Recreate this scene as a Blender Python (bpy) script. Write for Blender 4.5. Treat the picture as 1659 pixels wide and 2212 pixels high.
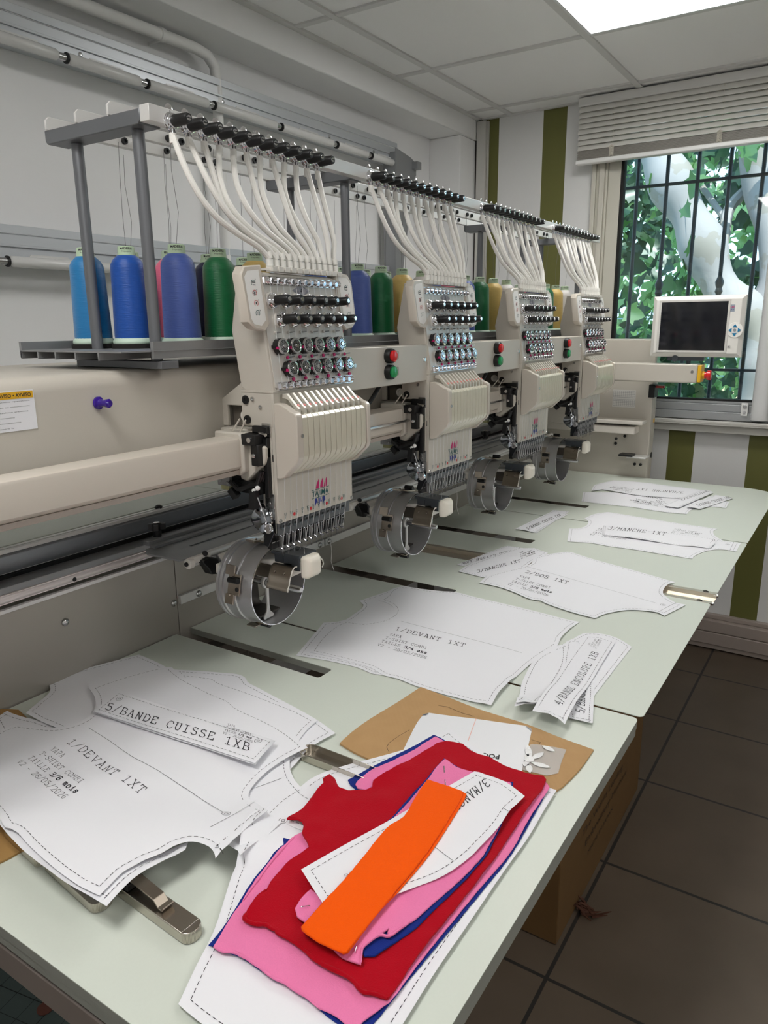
import bpy, math, random
from mathutils import Vector, Matrix, noise
from mathutils.geometry import delaunay_2d_cdt
for o in list(bpy.data.objects): bpy.data.objects.remove(o, do_unlink=True)
S = bpy.context.scene
COL = S.collection
random.seed(7)
PI = math.pi
# ------------------------------------------------------------------ camera, light, exposure
CH = 1.464                        # height of the camera above the floor
F = 1599.5                        # focal length in pixels of the 1659 x 2212 photograph
R = [[0.8382815237652194, 0.5451548017817516, -0.00950415741457447],
     [0.12588037183271011, -0.2104670358264076, -0.9694626134192614],
     [-0.5305075106924693, 0.8114862099412071, -0.24505491664958426]]
cam = bpy.data.cameras.new('camera'); co = bpy.data.objects.new('camera', cam); COL.objects.link(co)
cam.sensor_fit = 'VERTICAL'; cam.sensor_height = 24; cam.lens = 24 * F / 2212; cam.clip_start = .02
mw = Matrix((R[0], [-a for a in R[1]], [-a for a in R[2]])).transposed().to_4x4()
mw.translation = (0, 0, CH); co.matrix_world = mw
S.camera = co
S.view_settings.view_transform = 'Standard'; S.view_settings.look = 'None'
S.view_settings.gamma = 1; S.view_settings.use_curve_mapping = False
S.view_settings.exposure = 0.45
LED = 11.0                        # emission of the ceiling panels
SKY = 2.0
wd = bpy.data.worlds.new('world'); S.world = wd; wd.use_nodes = True
nt = wd.node_tree; nt.nodes.clear()
bg = nt.nodes.new('ShaderNodeBackground'); out = nt.nodes.new('ShaderNodeOutputWorld')
bg.inputs[0].default_value = (.5, .74, .95, 1); bg.inputs[1].default_value = SKY
nt.links.new(bg.outputs[0], out.inputs[0])
sl = bpy.data.lights.new('sun', 'SUN'); sl.energy = 5.0; sl.angle = .01; sl.color = (1, .95, .85)
so = bpy.data.objects.new('sun', sl); COL.objects.link(so)
so.rotation_euler = Vector((-.35, .55, -1.0)).to_track_quat('-Z', 'Y').to_euler()   # from behind the building, onto the garden

# ------------------------------------------------------------------ materials
def lin(c):
    return tuple(((v/255+.055)/1.055)**2.4 if v > 10 else v/255/12.92 for v in c) + (1,)
MAT = {}
def pm(name, rgb, rough=.5, metal=0, bump=0, scale=50, var=0, trans=0, alpha=1, coat=0, emit=0, spec=.5, sheen=0, aniso=None):
    if name in MAT: return MAT[name]
    m = bpy.data.materials.new(name); m.use_nodes = True; n = m.node_tree; b = n.nodes['Principled BSDF']
    b.inputs['Base Color'].default_value = lin(rgb); b.inputs['Roughness'].default_value = rough
    b.inputs['Metallic'].default_value = metal; b.inputs['Specular IOR Level'].default_value = spec
    if trans: b.inputs['Transmission Weight'].default_value = trans
    if alpha < 1: b.inputs['Alpha'].default_value = alpha
    if coat: b.inputs['Coat Weight'].default_value = coat
    if sheen: b.inputs['Sheen Weight'].default_value = sheen; b.inputs['Sheen Roughness'].default_value = .5
    if emit: b.inputs['Emission Color'].default_value = lin(rgb); b.inputs['Emission Strength'].default_value = emit
    if bump or var:
        tc = n.nodes.new('ShaderNodeTexCoord'); nz = n.nodes.new('ShaderNodeTexNoise')
        nz.inputs['Scale'].default_value = scale; nz.inputs['Detail'].default_value = 4
        src = tc.outputs['Object']
        if aniso:
            mp = n.nodes.new('ShaderNodeMapping'); mp.inputs['Scale'].default_value = aniso
            n.links.new(src, mp.inputs[0]); src = mp.outputs[0]
        n.links.new(src, nz.inputs['Vector'])
        if bump:
            bp = n.nodes.new('ShaderNodeBump'); bp.inputs['Strength'].default_value = bump; bp.inputs['Distance'].default_value = .002
            n.links.new(nz.outputs[0], bp.inputs['Height']); n.links.new(bp.outputs[0], b.inputs['Normal'])
        if var:
            mx = n.nodes.new('ShaderNodeMix'); mx.data_type = 'RGBA'
            c = lin(rgb)
            mx.inputs[6].default_value = tuple(v*(1-var) for v in c[:3])+(1,); mx.inputs[7].default_value = tuple(min(1, v*(1+var)) for v in c[:3])+(1,)
            n.links.new(nz.outputs[0], mx.inputs[0]); n.links.new(mx.outputs[2], b.inputs['Base Color'])
    MAT[name] = m; return m
BEIGE = pm('beige_paint', (196, 190, 179), .38, bump=.05, scale=900)
BEIGE2 = pm('beige_gloss', (202, 194, 182), .22)
FACE = pm('face_sheet', (206, 201, 193), .3, metal=.1)
ALU = pm('brushed_aluminium', (222, 221, 218), .38, metal=.35, bump=.03, scale=60, aniso=(1, .02, 8))
ALUD = pm('dull_aluminium', (150, 151, 152), .42, metal=.55, bump=.03, scale=60, aniso=(1, .02, 8))
STEEL = pm('steel', (200, 200, 200), .22, metal=1)
CHROME = pm('chrome', (235, 235, 238), .07, metal=1)
BRONZE = pm('bronze_steel', (168, 158, 146), .24, metal=1)
BLACK = pm('black_plastic', (16, 16, 17), .45)
BLACKR = pm('black_rubber', (10, 10, 10), .7)
GREYD = pm('dark_grey_plate', (75, 80, 86), .35, metal=.4)
LEG = pm('grey_leg', (120, 122, 126), .42, metal=.6)
WHITE = pm('white_paint', (232, 232, 230), .5)
CREAM = pm('cream_plastic', (222, 218, 210), .4)
PAPER = pm('white_paper', (238, 238, 242), .75, bump=.04, scale=120)
INK = pm('ink', (45, 45, 50), .8)
INKS = pm('ink_soft', (120, 120, 126), .8)
PINKINK = pm('ink_pink', (235, 190, 180), .8)
HOSE = pm('white_hose', (238, 236, 230), .45, bump=.15, scale=260)
TABLE = pm('pale_green_laminate', (213, 219, 208), .42, var=.02, scale=300)
TABLEE = pm('table_edge', (140, 142, 134), .6, bump=.2, scale=30, aniso=(1, 1, 30))
RED = pm('red_button', (215, 30, 35), .25, coat=.4)
GREEN = pm('green_button', (30, 150, 85), .25, coat=.4)
YELLOW = pm('yellow', (232, 178, 30), .4)
MAGENTA = pm('magenta', (190, 20, 100), .5)
NAVY = pm('navy_ink', (30, 45, 135), .5)
TEAL = pm('teal_ink', (10, 85, 85), .5)
REDI = pm('red_ink', (200, 40, 45), .5)

# ------------------------------------------------------------------ helpers
def at(px, py, z=None, x=None, y=None):
    """world point where the sight line of a photograph pixel meets a plane of the room"""
    a = ((px-829.5)/F, (py-1106)/F, 1.0)
    d = Vector([sum(R[i][j]*a[i] for i in range(3)) for j in range(3)])
    if z is not None: t = (z-CH)/d.z
    elif x is not None: t = x/d.x
    else: t = y/d.y
    return Vector((d.x*t, d.y*t, CH+d.z*t))
class B:
    def __init__(s): s.v = []; s.f = []; s.m = []; s.k = 0
    def add(s, vs, fs):
        o = len(s.v); s.v += [Vector(v) for v in vs]; s.f += [tuple(i+o for i in f) for f in fs]; s.m += [s.k]*len(fs); return s
    def box(s, x0, x1, y0, y1, z0, z1):
        return s.add([(x, y, z) for z in (z0, z1) for y in (y0, y1) for x in (x0, x1)],
                     [(0, 2, 3, 1), (4, 5, 7, 6), (0, 1, 5, 4), (2, 6, 7, 3), (0, 4, 6, 2), (1, 3, 7, 5)])
    def obox(s, c, a, b, h):
        c, a, b, h = map(Vector, (c, a, b, h))
        return s.add([c+a*i+b*j+h*k for k in (-1, 1) for j in (-1, 1) for i in (-1, 1)],
                     [(0, 2, 3, 1), (4, 5, 7, 6), (0, 1, 5, 4), (2, 6, 7, 3), (0, 4, 6, 2), (1, 3, 7, 5)])
    def prism(s, poly, ax, a, b):
        """poly in the two remaining axes (cyclic order kept), extruded along ax"""
        def P(u, v, w): return {'x': (w, u, v), 'y': (u, w, v), 'z': (u, v, w)}[ax]
        n = len(poly)
        vs = [P(u, v, a) for u, v in poly]+[P(u, v, b) for u, v in poly]
        return s.add(vs, [tuple(range(n))[::-1], tuple(range(n, 2*n))]+[(i, (i+1) % n, n+(i+1) % n, n+i) for i in range(n)])
    def rings(s, rs, closed=False, cap=True):
        n = len(rs[0]); vs = [p for r in rs for p in r]; fs = []
        for k in range(len(rs)-1):
            fs += [(k*n+i, k*n+(i+1) % n, (k+1)*n+(i+1) % n, (k+1)*n+i) for i in range(n)]
        if cap: fs += [tuple(range(n))[::-1], tuple((len(rs)-1)*n+i for i in range(n))]
        return s.add(vs, fs)
    def frame(s, d):
        d = Vector(d).normalized(); u = d.orthogonal().normalized(); return u, d.cross(u)
    def lathe(s, prof, o, d, n=20, cap=True):
        """prof: (radius, height along d) pairs"""
        o = Vector(o); d = Vector(d).normalized(); u, w = s.frame(d)
        return s.rings([[o+d*h+(u*math.cos(2*PI*i/n)+w*math.sin(2*PI*i/n))*max(r, 1e-5) for i in range(n)] for r, h in prof], cap=cap)
    def cyl(s, p0, p1, r, r1=None, n=16):
        p0 = Vector(p0); p1 = Vector(p1)
        return s.lathe([(r, 0), (r if r1 is None else r1, (p1-p0).length)], p0, p1-p0, n)
    def tube(s, pts, r, n=8, cap=True):
        pts = [Vector(p) for p in pts]; rs = []; u = None
        for i, p in enumerate(pts):
            d = (pts[min(i+1, len(pts)-1)]-pts[max(i-1, 0)]).normalized()
            u = d.orthogonal() if u is None else u-d*u.dot(d)
            u.normalize(); w = d.cross(u)
            rr = r[i] if isinstance(r, (list, tuple)) else r
            rs.append([p+(u*math.cos(2*PI*k/n)+w*math.sin(2*PI*k/n))*rr for k in range(n)])
        return s.rings(rs, cap=cap)
    def ball(s, c, r, n=12, sc=(1, 1, 1)):
        c = Vector(c); rs = []
        for k in range(n//2+1):
            t = PI*k/(n//2)
            rs.append([c+Vector((sc[0]*r*math.sin(t)*math.cos(2*PI*i/n), sc[1]*r*math.sin(t)*math.sin(2*PI*i/n), sc[2]*r*math.cos(t))) for i in range(n)])
        return s.rings(rs, cap=False)
    def quad(s, a, b, c, d): return s.add([a, b, c, d], [(0, 1, 2, 3)])
ORG = {}
def mesh_obj(name, b, mats, org=(0, 0, 0), bevel=0, ang=38, seg=2):
    me = bpy.data.meshes.new(name); org = Vector(org)
    me.from_pydata([v-org for v in b.v], [], b.f)
    if not isinstance(mats, (list, tuple)): mats = [mats]
    for m in mats: me.materials.append(m)
    me.polygons.foreach_set('material_index', b.m)
    me.polygons.foreach_set('use_smooth', [True]*len(b.f)); me.update()
    me.set_sharp_from_angle(angle=math.radians(ang))
    o = bpy.data.objects.new(name, me); COL.objects.link(o)
    if bevel:
        md = o.modifiers.new('bevel', 'BEVEL'); md.width = bevel; md.segments = seg; md.limit_method = 'ANGLE'; md.angle_limit = math.radians(35); md.harden_normals = False
    return o
def part(parent, name, b, mats, bevel=0, label=None, ang=38, seg=2, kind=None):
    o = mesh_obj(name, b, mats, ORG[parent], bevel, ang, seg); o.parent = parent; ORG[o] = ORG[parent]
    if label: o['label'] = label
    if kind: o['kind'] = kind
    return o
def tag(o, label, cat, group=None, kind=None):
    o['label'] = label; o['category'] = cat
    if group: o['group'] = group
    if kind: o['kind'] = kind
    return o
def thing(name, loc, label, cat, group=None):
    o = bpy.data.objects.new(name, None); o.empty_display_size = .05; o.location = loc; COL.objects.link(o)
    ORG[o] = Vector(loc); return tag(o, label, cat, group)
def solo(name, b, mats, label, cat, group=None, org=(0, 0, 0), bevel=0, kind=None, ang=38):
    o = mesh_obj(name, b, mats, org, bevel, ang); o.location = org; ORG[o] = Vector(org); return tag(o, label, cat, group, kind)
def struct(name, b, mats, bevel=0):
    o = mesh_obj(name, b, mats, (0, 0, 0), bevel); o['kind'] = 'structure'; ORG[o] = Vector((0, 0, 0)); return o
def copy_tree(o, parent=None):
    c = o.copy(); COL.objects.link(c); ORG[c] = ORG.get(o, Vector((0, 0, 0)))
    if parent: c.parent = parent; c.matrix_parent_inverse = o.matrix_parent_inverse
    for ch in [q for q in ALLCH.get(o.name, [])]: copy_tree(ch, c)
    return c
ALLCH = {}
def index_children():
    ALLCH.clear()
    for q in COL.objects:
        if q.parent: ALLCH.setdefault(q.parent.name, []).append(q)
def font(b, txt, O, U, V, w=None, bold=False, align='LEFT'):
    """sans lettering laid on the plane O + U*x + V*y; U, V scaled to letter height (w fixes the total width)"""
    cu = bpy.data.curves.new('t', 'FONT'); cu.body = txt; cu.size = 1; cu.resolution_u = 2
    if bold: cu.offset = .02
    ob = bpy.data.objects.new('t', cu); me = bpy.data.meshes.new_from_object(ob)
    O, U, V = Vector(O), Vector(U), Vector(V)
    xs = [v.co.x for v in me.vertices] or [0]; mn, mx = min(xs), max(xs)
    k = (w/U.length/(mx-mn)) if w else 1/.7
    b.add([O+U*(v.co.x-(mn if w else 0))*k+V*v.co.y/.7 for v in me.vertices], [tuple(p.vertices) for p in me.polygons])
    bpy.data.objects.remove(ob); bpy.data.curves.remove(cu); bpy.data.meshes.remove(me)
# typewriter stroke font on a 4 x 6 cell
G = {
'0': ['0,1 0,5 1,6 3,6 4,5 4,1 3,0 1,0 0,1'], '1': ['.6,5 2,6 2,0', '.6,0 3.4,0'], '2': ['0,5 .8,6 3,6 4,5 4,4 0,0 4,0'],
'3': ['0,5.5 1,6 3,6 3.8,5 3.8,4 3,3.2 1.5,3.2', '3,3.2 4,2.2 4,1 3,0 1,0 0,.6'], '4': ['3,0 3,6 0,2 4,2', '2,0 4,0'],
'5': ['3.6,6 .6,6 .5,3.4 2.8,3.7 4,2.6 4,1 3,0 1,0 0,.6'], '6': ['4,5.5 3,6 1.6,5.8 .4,4 0,2 .8,.2 3,0 4,1.2 3.8,2.8 2.6,3.4 .8,3 .1,2'],
'8': ['1,3.2 .2,4.2 .4,5.6 2,6 3.6,5.6 3.8,4.2 3,3.2 1,3.2 0,2 .2,.6 1.4,0 2.8,0 4,.7 4,2 3,3.2'],
'9': ['4,4 3.2,2.8 1.4,2.6 0,3.8 .2,5.4 1.4,6 3,5.9 4,4.6 4,3 3,.8 1,0 .2,.4'],
'/': ['0,-.6 4,6.6'], '-': ['.4,3 3.6,3'],
'A': ['.3,0 2,6 3.7,0', '1,2.2 3,2.2', '-.3,0 1,0', '3,0 4.3,0', '1,6 2,6'], 'B': ['.5,0 .5,6', '0,6 2.6,6 3.6,5.2 3.5,3.8 2.6,3.2 .5,3.2', '2.6,3.2 4,2.2 4,.8 3,0 0,0'],
'C': ['4,4.4 3.4,5.8 1.6,6 .2,4.6 0,1.6 1.4,0 3,0 4,1'], 'D': ['.5,0 .5,6', '0,6 2.4,6 4,4.4 4,1.6 2.6,0 0,0'],
'E': ['.5,0 .5,6', '0,6 3.8,6 3.8,4.8', '.5,3.2 2.6,3.2', '0,0 4,0 4,1.4'], 'H': ['.6,0 .6,6', '3.4,0 3.4,6', '.6,3.1 3.4,3.1', '0,6 1.2,6', '0,0 1.2,0', '2.8,0 4,0', '2.8,6 4,6'],
'I': ['.6,6 3.4,6', '2,6 2,0', '.6,0 3.4,0'], 'L': ['1,6 1,0', '.2,6 2,6', '.2,0 4,0 4,1.8'], 'M': ['.3,0 .3,6 2,2.6 3.7,6 3.7,0', '-.3,0 1,0', '3,0 4.3,0'],
'N': ['.5,0 .5,6 3.5,0 3.5,6', '0,0 1.1,0', '2.9,6 4,6'], 'O': ['1.4,0 .2,1.4 0,4.4 1.2,6 2.8,6 4,4.6 4,1.4 2.8,0 1.4,0'],
'P': ['1,0 1,6', '.2,6 3,6 4,5 3.8,3.4 2.8,2.8 1,2.8', '.2,0 2.2,0'], 'R': ['.6,0 .6,6', '0,6 2.8,6 3.7,5 3.5,3.7 2.6,3 .6,3', '0,0 1.4,0', '2.2,3 3.5,0 4.2,0'],
'S': ['3.7,4.8 3.5,5.8 1.6,6 .4,5 .6,3.8 3.3,2.6 4,1.4 3,0 1,0 .1,1'], 'T': ['0,4.6 0,6 4,6 4,4.6', '2,6 2,0', '1,0 3,0'],
'U': ['.5,6 .5,1.4 1.4,0 2.8,0 3.5,1.4 3.5,6', '-.1,6 1.2,6', '2.8,6 4.1,6'], 'V': ['.3,6 2,0 3.7,6', '-.3,6 1,6', '3,6 4.3,6'],
'X': ['.3,0 3.7,6', '.3,6 3.7,0', '-.2,6 1,6', '3,6 4.2,6', '-.2,0 1,0', '3,0 4.2,0'], 'Y': ['.2,6 2,3 3.8,6', '2,3 2,0', '1,0 3,0', '-.3,6 .8,6', '3.2,6 4.3,6'],
'a': ['.5,3.8 2.8,4 3.3,3 3.3,0 4,0', '3.3,2.3 .8,2 .2,1 1,0 3.3,.8'], 'n': ['0,4 .8,4 .8,0', '.8,3 2.4,4 3.3,3 3.3,0', '0,0 1.6,0', '2.6,0 4,0'],
's': ['3.5,3 3.3,4 1,4 .6,2.8 3.5,1.4 3.4,.2 1,0 .3,1'], 'm': ['0,4 .5,4 .5,0', '.5,3.2 1.4,4 2,3.2 2,0', '2,3.2 3,4 3.6,3.2 3.6,0 4.2,0'],
'o': ['1.2,0 .2,1 .2,3 1.4,4 2.8,4 3.8,3 3.8,1 2.8,0 1.2,0'], 'i': ['.8,4 2,4 2,0', '.6,0 3.6,0', '2,5.2 2,5.8']}
def strokes(txt):
    out = []
    for k, c in enumerate(txt):
        for st in G.get(c, []):
            out.append([((k*6+1+float(a.split(',')[0]))/6, float(a.split(',')[1])/6) for a in st.split()])
    return out, len(txt)
def ribbon(b, pts, w, zf, eps=.0003):
    """thin printed line draped on a sheet; pts xy, zf(x,y)"""
    for p, q in zip(pts, pts[1:]):
        d = Vector((q[0]-p[0], q[1]-p[1]))
        if d.length < 1e-6: continue
        L = d.length; d /= L; n = Vector((-d.y, d.x))*w/2; e = d*w*.4
        k = max(1, int(L/.03))
        for i in range(k):
            a = Vector(p)+(Vector(q)-Vector(p))*(i/k)-e; c = Vector(p)+(Vector(q)-Vector(p))*((i+1)/k)+e
            vs = []
            for s_ in (a+n, a-n, c-n, c+n): vs.append((s_.x, s_.y, zf(s_.x, s_.y)+eps))
            b.add(vs, [(0, 1, 2, 3)])
# ------------------------------------------------------------------ the room
def tex_mat(name, build, rough=.5, spec=.5):
    m = bpy.data.materials.new(name); m.use_nodes = True; n = m.node_tree; b = n.nodes['Principled BSDF']
    b.inputs['Roughness'].default_value = rough; b.inputs['Specular IOR Level'].default_value = spec
    tc = n.nodes.new('ShaderNodeTexCoord'); sp = n.nodes.new('ShaderNodeSeparateXYZ'); n.links.new(tc.outputs['Object'], sp.inputs[0])
    build(n, b, tc, sp); return m
def M(n, op, a, b=None, c=None):
    q = n.nodes.new('ShaderNodeMath'); q.operation = op
    for i, v in enumerate((a, b, c)):
        if v is None: continue
        if isinstance(v, (int, float)): q.inputs[i].default_value = v
        else: n.links.new(v, q.inputs[i])
    return q.outputs[0]
def mixc(n, f, c1, c2):
    mx = n.nodes.new('ShaderNodeMix'); mx.data_type = 'RGBA'; n.links.new(f, mx.inputs[0])
    for i, c in ((6, c1), (7, c2)):
        if isinstance(c, tuple): mx.inputs[i].default_value = c
        else: n.links.new(c, mx.inputs[i])
    return mx.outputs[2]
def nz(n, tc, sc, det=4):
    q = n.nodes.new('ShaderNodeTexNoise'); q.inputs['Scale'].default_value = sc; q.inputs['Detail'].default_value = det
    n.links.new(tc.outputs['Object'], q.inputs['Vector']); return q.outputs[0]
def b_stripe(n, b, tc, sp):
    fr = M(n, 'FRACT', M(n, 'DIVIDE', M(n, 'ADD', sp.outputs[0], .741+3.3), .33))
    st = M(n, 'LESS_THAN', fr, .111/.33)
    base = mixc(n, nz(n, tc, 3), lin((226, 226, 226)), lin((234, 234, 233)))
    n.links.new(mixc(n, st, base, lin((106, 106, 54))), b.inputs['Base Color'])
WALLS = tex_mat('striped_wall', b_stripe, .55)
WALLW = pm('white_wall', (240, 240, 240), .7, bump=.08, scale=90)
def b_floor(n, b, tc, sp):
    def line(o, off):
        fr = M(n, 'FRACT', M(n, 'DIVIDE', M(n, 'ADD', o, off), .45))
        d = M(n, 'ABSOLUTE', M(n, 'SUBTRACT', fr, .5))
        return M(n, 'GREATER_THAN', d, .5-.0045/.45)
    g = M(n, 'MAXIMUM', line(sp.outputs[0], .457+4.5), line(sp.outputs[1], 4.5-1.363+.45*3))
    base = mixc(n, nz(n, tc, 5, 6), lin((92, 80, 68)), lin((116, 102, 88)))
    n.links.new(mixc(n, g, base, lin((52, 50, 48))), b.inputs['Base Color'])
    bp = n.nodes.new('ShaderNodeBump'); bp.inputs['Strength'].default_value = .3; bp.inputs['Distance'].default_value = -.003
    n.links.new(g, bp.inputs['Height']); n.links.new(bp.outputs[0], b.inputs['Normal'])
FLOOR = tex_mat('tiled_floor', b_floor, .45)
CEIL = pm('ceiling_tile', (244, 244, 243), .8, bump=.1, scale=250)
XR, YB = 2.4, -2.2
struct('floor', B().box(-2.0, XR, YB, 3.6, -.1, 0), FLOOR)
struct('ceiling', B().box(-2.0, XR, YB, 3.6, 2.405, 2.5), CEIL)
b = B()
for k in range(-8, 8):
    x = -.953+.604*k
    if -1.74 < x < XR: b.box(x-.013, x+.013, YB, 3.49, 2.3985, 2.4055)
for k in range(-9, 3):
    y = 2.733+.612*k
    if y < 3.5:
        for j in range(-8, 8):
            x0 = -.953+.604*j+.0135; x1 = x0+.577
            x0 = max(x0, -1.726); x1 = min(x1, XR)
            if x1 > x0+.02: b.box(x0, x1, y-.013, y+.013, 2.3988, 2.4055)
b.box(-1.727, -1.703, YB, 3.49, 2.3975, 2.4055); b.box(-1.70, XR, 3.478, 3.499, 2.3982, 2.4055)
struct('trim_1', b, pm('ceiling_grid', (214, 214, 212), .5), .001)
# back wall with the window opening
WX0, WX1, WZ0, WZ1 = -1.10, 1.10, 1.05, 2.34
b = B().box(-2.0, WX0, 3.5, 3.62, 0, 2.5); b.box(WX0, WX1, 3.5, 3.62, 0, WZ0); b.box(WX0, WX1, 3.5, 3.62, WZ1, 2.5); b.box(WX1, XR, 3.5, 3.62, 0, 2.5)
struct('wall_back', b, WALLS)
b = B().box(-2.02, -1.9, YB, 3.6, 0, 2.45)
b.box(-1.9, -1.727, YB, 3.5, 2.312, 2.41); b.box(-1.9, -1.735, 3.33, 3.5, 0, 2.312)
struct('wall_left', b, WALLW, .004)
struct('wall_right', B().box(XR, XR+.1, YB, 3.6, 0, 2.5), WALLW)
struct('wall_front', B().box(-2.0, XR, YB-.1, YB, 0, 2.5), WALLW)
b = B().box(-1.722, -1.676, 3.47, 3.5, .16, 2.392); b.box(-1.675, -1.668, 3.485, 3.5, .16, 2.392)
struct('trim_2', b, pm('door_jamb', (205, 203, 198), .5), .002)
struct('trim_3', B().box(-1.735, -1.723, 3.488, 3.4995, .1, 2.395), pm('gap', (30, 26, 22), .8))
b = B().box(-1.7, XR, 3.44, 3.5, .03, .088); b.box(-1.7, XR, 3.445, 3.5, .09, .142); b.box(-1.7, XR, 3.45, 3.5, .006, .03); b.box(-1.7, XR, 3.475, 3.5, .142, .163)
struct('baseboard_back', b, [pm('trunking', (170, 158, 150), .45)], .003)
# window
FR = pm('window_frame', (205, 202, 190), .4); FRD = pm('window_alu', (170, 172, 174), .35, metal=.4)
b = B()
b.box(-1.155, -1.135, 3.47, 3.5, 1.03, 2.37); b.box(-1.135, -1.118, 3.478, 3.5, 1.03, 2.37); b.box(-1.118, -1.095, 3.462, 3.5, 1.03, 2.37); b.box(-1.095, -1.085, 3.475, 3.52, 1.05, 2.35)
b.box(1.09, 1.15, 3.46, 3.5, 1.03, 2.37); b.box(-1.155, 1.15, 3.47, 3.5, 2.335, 2.375)
struct('trim_4', b, FR, .003)
b = B().box(-1.16, 1.16, 3.45, 3.5, .997, 1.03); b.box(-1.155, 1.16, 3.43, 3.5, 1.03, 1.047); b.tube([(-1.155, 3.44, 1.04), (1.16, 3.44, 1.04)], .011, 10)
struct('trim_5', b, pm('sill_paint', (198, 196, 190), .45), .002)
w1 = struct('window_1', B().box(-1.085, -1.03, 3.485, 3.54, 1.05, 2.335).box(-1.03, 1.085, 3.485, 3.54, 2.29, 2.335).box(1.03, 1.085, 3.485, 3.54, 1.05, 2.335), FR, .004)
b = B(); b.box(-1.03, 1.03, 3.475, 3.54, 1.05, 1.085); b.box(-1.03, 1.03, 3.485, 3.53, 1.085, 1.118); b.box(-1.03, 1.03, 3.492, 3.525, 1.118, 1.132)
part(w1, 'bottom_rail', b, FRD, .003)
b = B(); b.box(-1.031, -1.018, 3.49, 3.53, 1.12, 2.3); b.box(-1.018, 1.02, 3.492, 3.528, 1.130, 1.138); part(w1, 'gasket', b, BLACKR)
m = bpy.data.materials.new('pane_glass'); m.use_nodes = True; n = m.node_tree; n.nodes.clear()
o_ = n.nodes.new('ShaderNodeOutputMaterial'); tr = n.nodes.new('ShaderNodeBsdfTransparent'); gl = n.nodes.new('ShaderNodeBsdfGlossy'); ms = n.nodes.new('ShaderNodeMixShader'); fr = n.nodes.new('ShaderNodeFresnel')
tr.inputs[0].default_value = (.93, .97, .95, 1); gl.inputs['Roughness'].default_value = .02; fr.inputs[0].default_value = 1.5
n.links.new(fr.outputs[0], ms.inputs[0]); n.links.new(tr.outputs[0], ms.inputs[1]); n.links.new(gl.outputs[0], ms.inputs[2]); n.links.new(ms.outputs[0], o_.inputs[0])
part(w1, 'pane', B().box(-1.02, 1.03, 3.508, 3.512, 1.132, 2.3), m)
b = B()
b.rings([[Vector((-.377+.034*math.cos(t)*(1 if math.cos(t) > 0 else 1), 3.455+.03*math.sin(t), z)) for t in [2*PI*i/24 for i in range(24)]] for z in (1.062, 2.3)])
part(w1, 'sash_stile', b, pm('sash_white', (222, 222, 222), .35))
b = B().box(-.452, -.425, 3.465, 3.48, 1.075, 1.128); b.k = 1; b.cyl((-.438, 3.465, 1.115), (-.438, 3.46, 1.115), .008, n=14); b.cyl((-.438, 3.465, 1.09), (-.438, 3.461, 1.09), .006, n=14)
part(w1, 'lock', b, [pm('lock_white', (226, 226, 224), .35), STEEL], .001)
# venetian blind, pulled up
bl = thing('venetian_blind', (-.35, 3.42, 2.39), 'white slatted blind pulled up above the barred window', 'blind')
SL = pm('blind_slat', (214, 212, 206), .45)
part(bl, 'headrail', B().box(-1.207, .62, 3.40, 3.45, 2.362, 2.397), pm('headrail', (216, 215, 212), .4), .004)
b = B()
for k in range(8):
    zz = 2.362-k*.0215
    b.prism([(3.394, zz-.0255), (3.3935, zz-.0245), (3.400, zz-.011), (3.414, zz), (3.4148, zz-.0006), (3.402, zz-.0122)], 'x', -1.2+.001*(k % 2), .62)
part(bl, 'slats', b, SL)
b = B()
for k in range(13): b.box(-1.2+.002*(k % 3), .62, 3.398+.0008*(k % 2), 3.432, 2.150+k*.0029, 2.1515+k*.0029)
part(bl, 'stacked_slats', b, pm('slat_stack', (168, 164, 156), .5))
part(bl, 'bottom_rail', B().box(-1.206, .62, 3.396, 3.434, 2.132, 2.150), pm('rail_white', (236, 236, 234), .35), .004)
b = B(); b.k = 0
for x in (-1.05, -.625, -.2, .3):
    b.tube([(x, 3.402, 2.36), (x+.003, 3.402, 2.28), (x, 3.402, 2.19)], .0012, 6)
    for j in range(9): b.tube([(x-.009, 3.394, 2.150+.0048*j), (x, 3.390, 2.154+.0048*j), (x+.009, 3.394, 2.150+.0048*j)], .0022, 5)
part(bl, 'ladder_cords', b, pm('cord', (205, 200, 188), .7))
# window grille outside
gr = thing('window_grille', (-.3, 3.72, .9), 'dark iron security grille outside the window', 'grille')
IRON = pm('iron', (38, 48, 62), .5)
for k in range(16):
    x = -1.15+.1305*(k-0)+.0
    b = B(); b.cyl((x, 3.72, 1.09), (x, 3.72, 2.45), .0085, n=10)
    if k % 2 == 0:
        b.lathe([(.009, 0), (.014, .01), (.010, .02), (.017, .035), (.012, .05), (.016, .06), (.019, .075), (.013, .09), (.009, .10)], (x, 3.72, 1.56), (0, 0, 1), 12)
    part(gr, 'bar', b, IRON)
for z in (1.25, 2.066): part(gr, 'cross_bar', B().box(-1.25, .9, 3.711, 3.729, z-.006, z+.006), IRON, .001)
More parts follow.
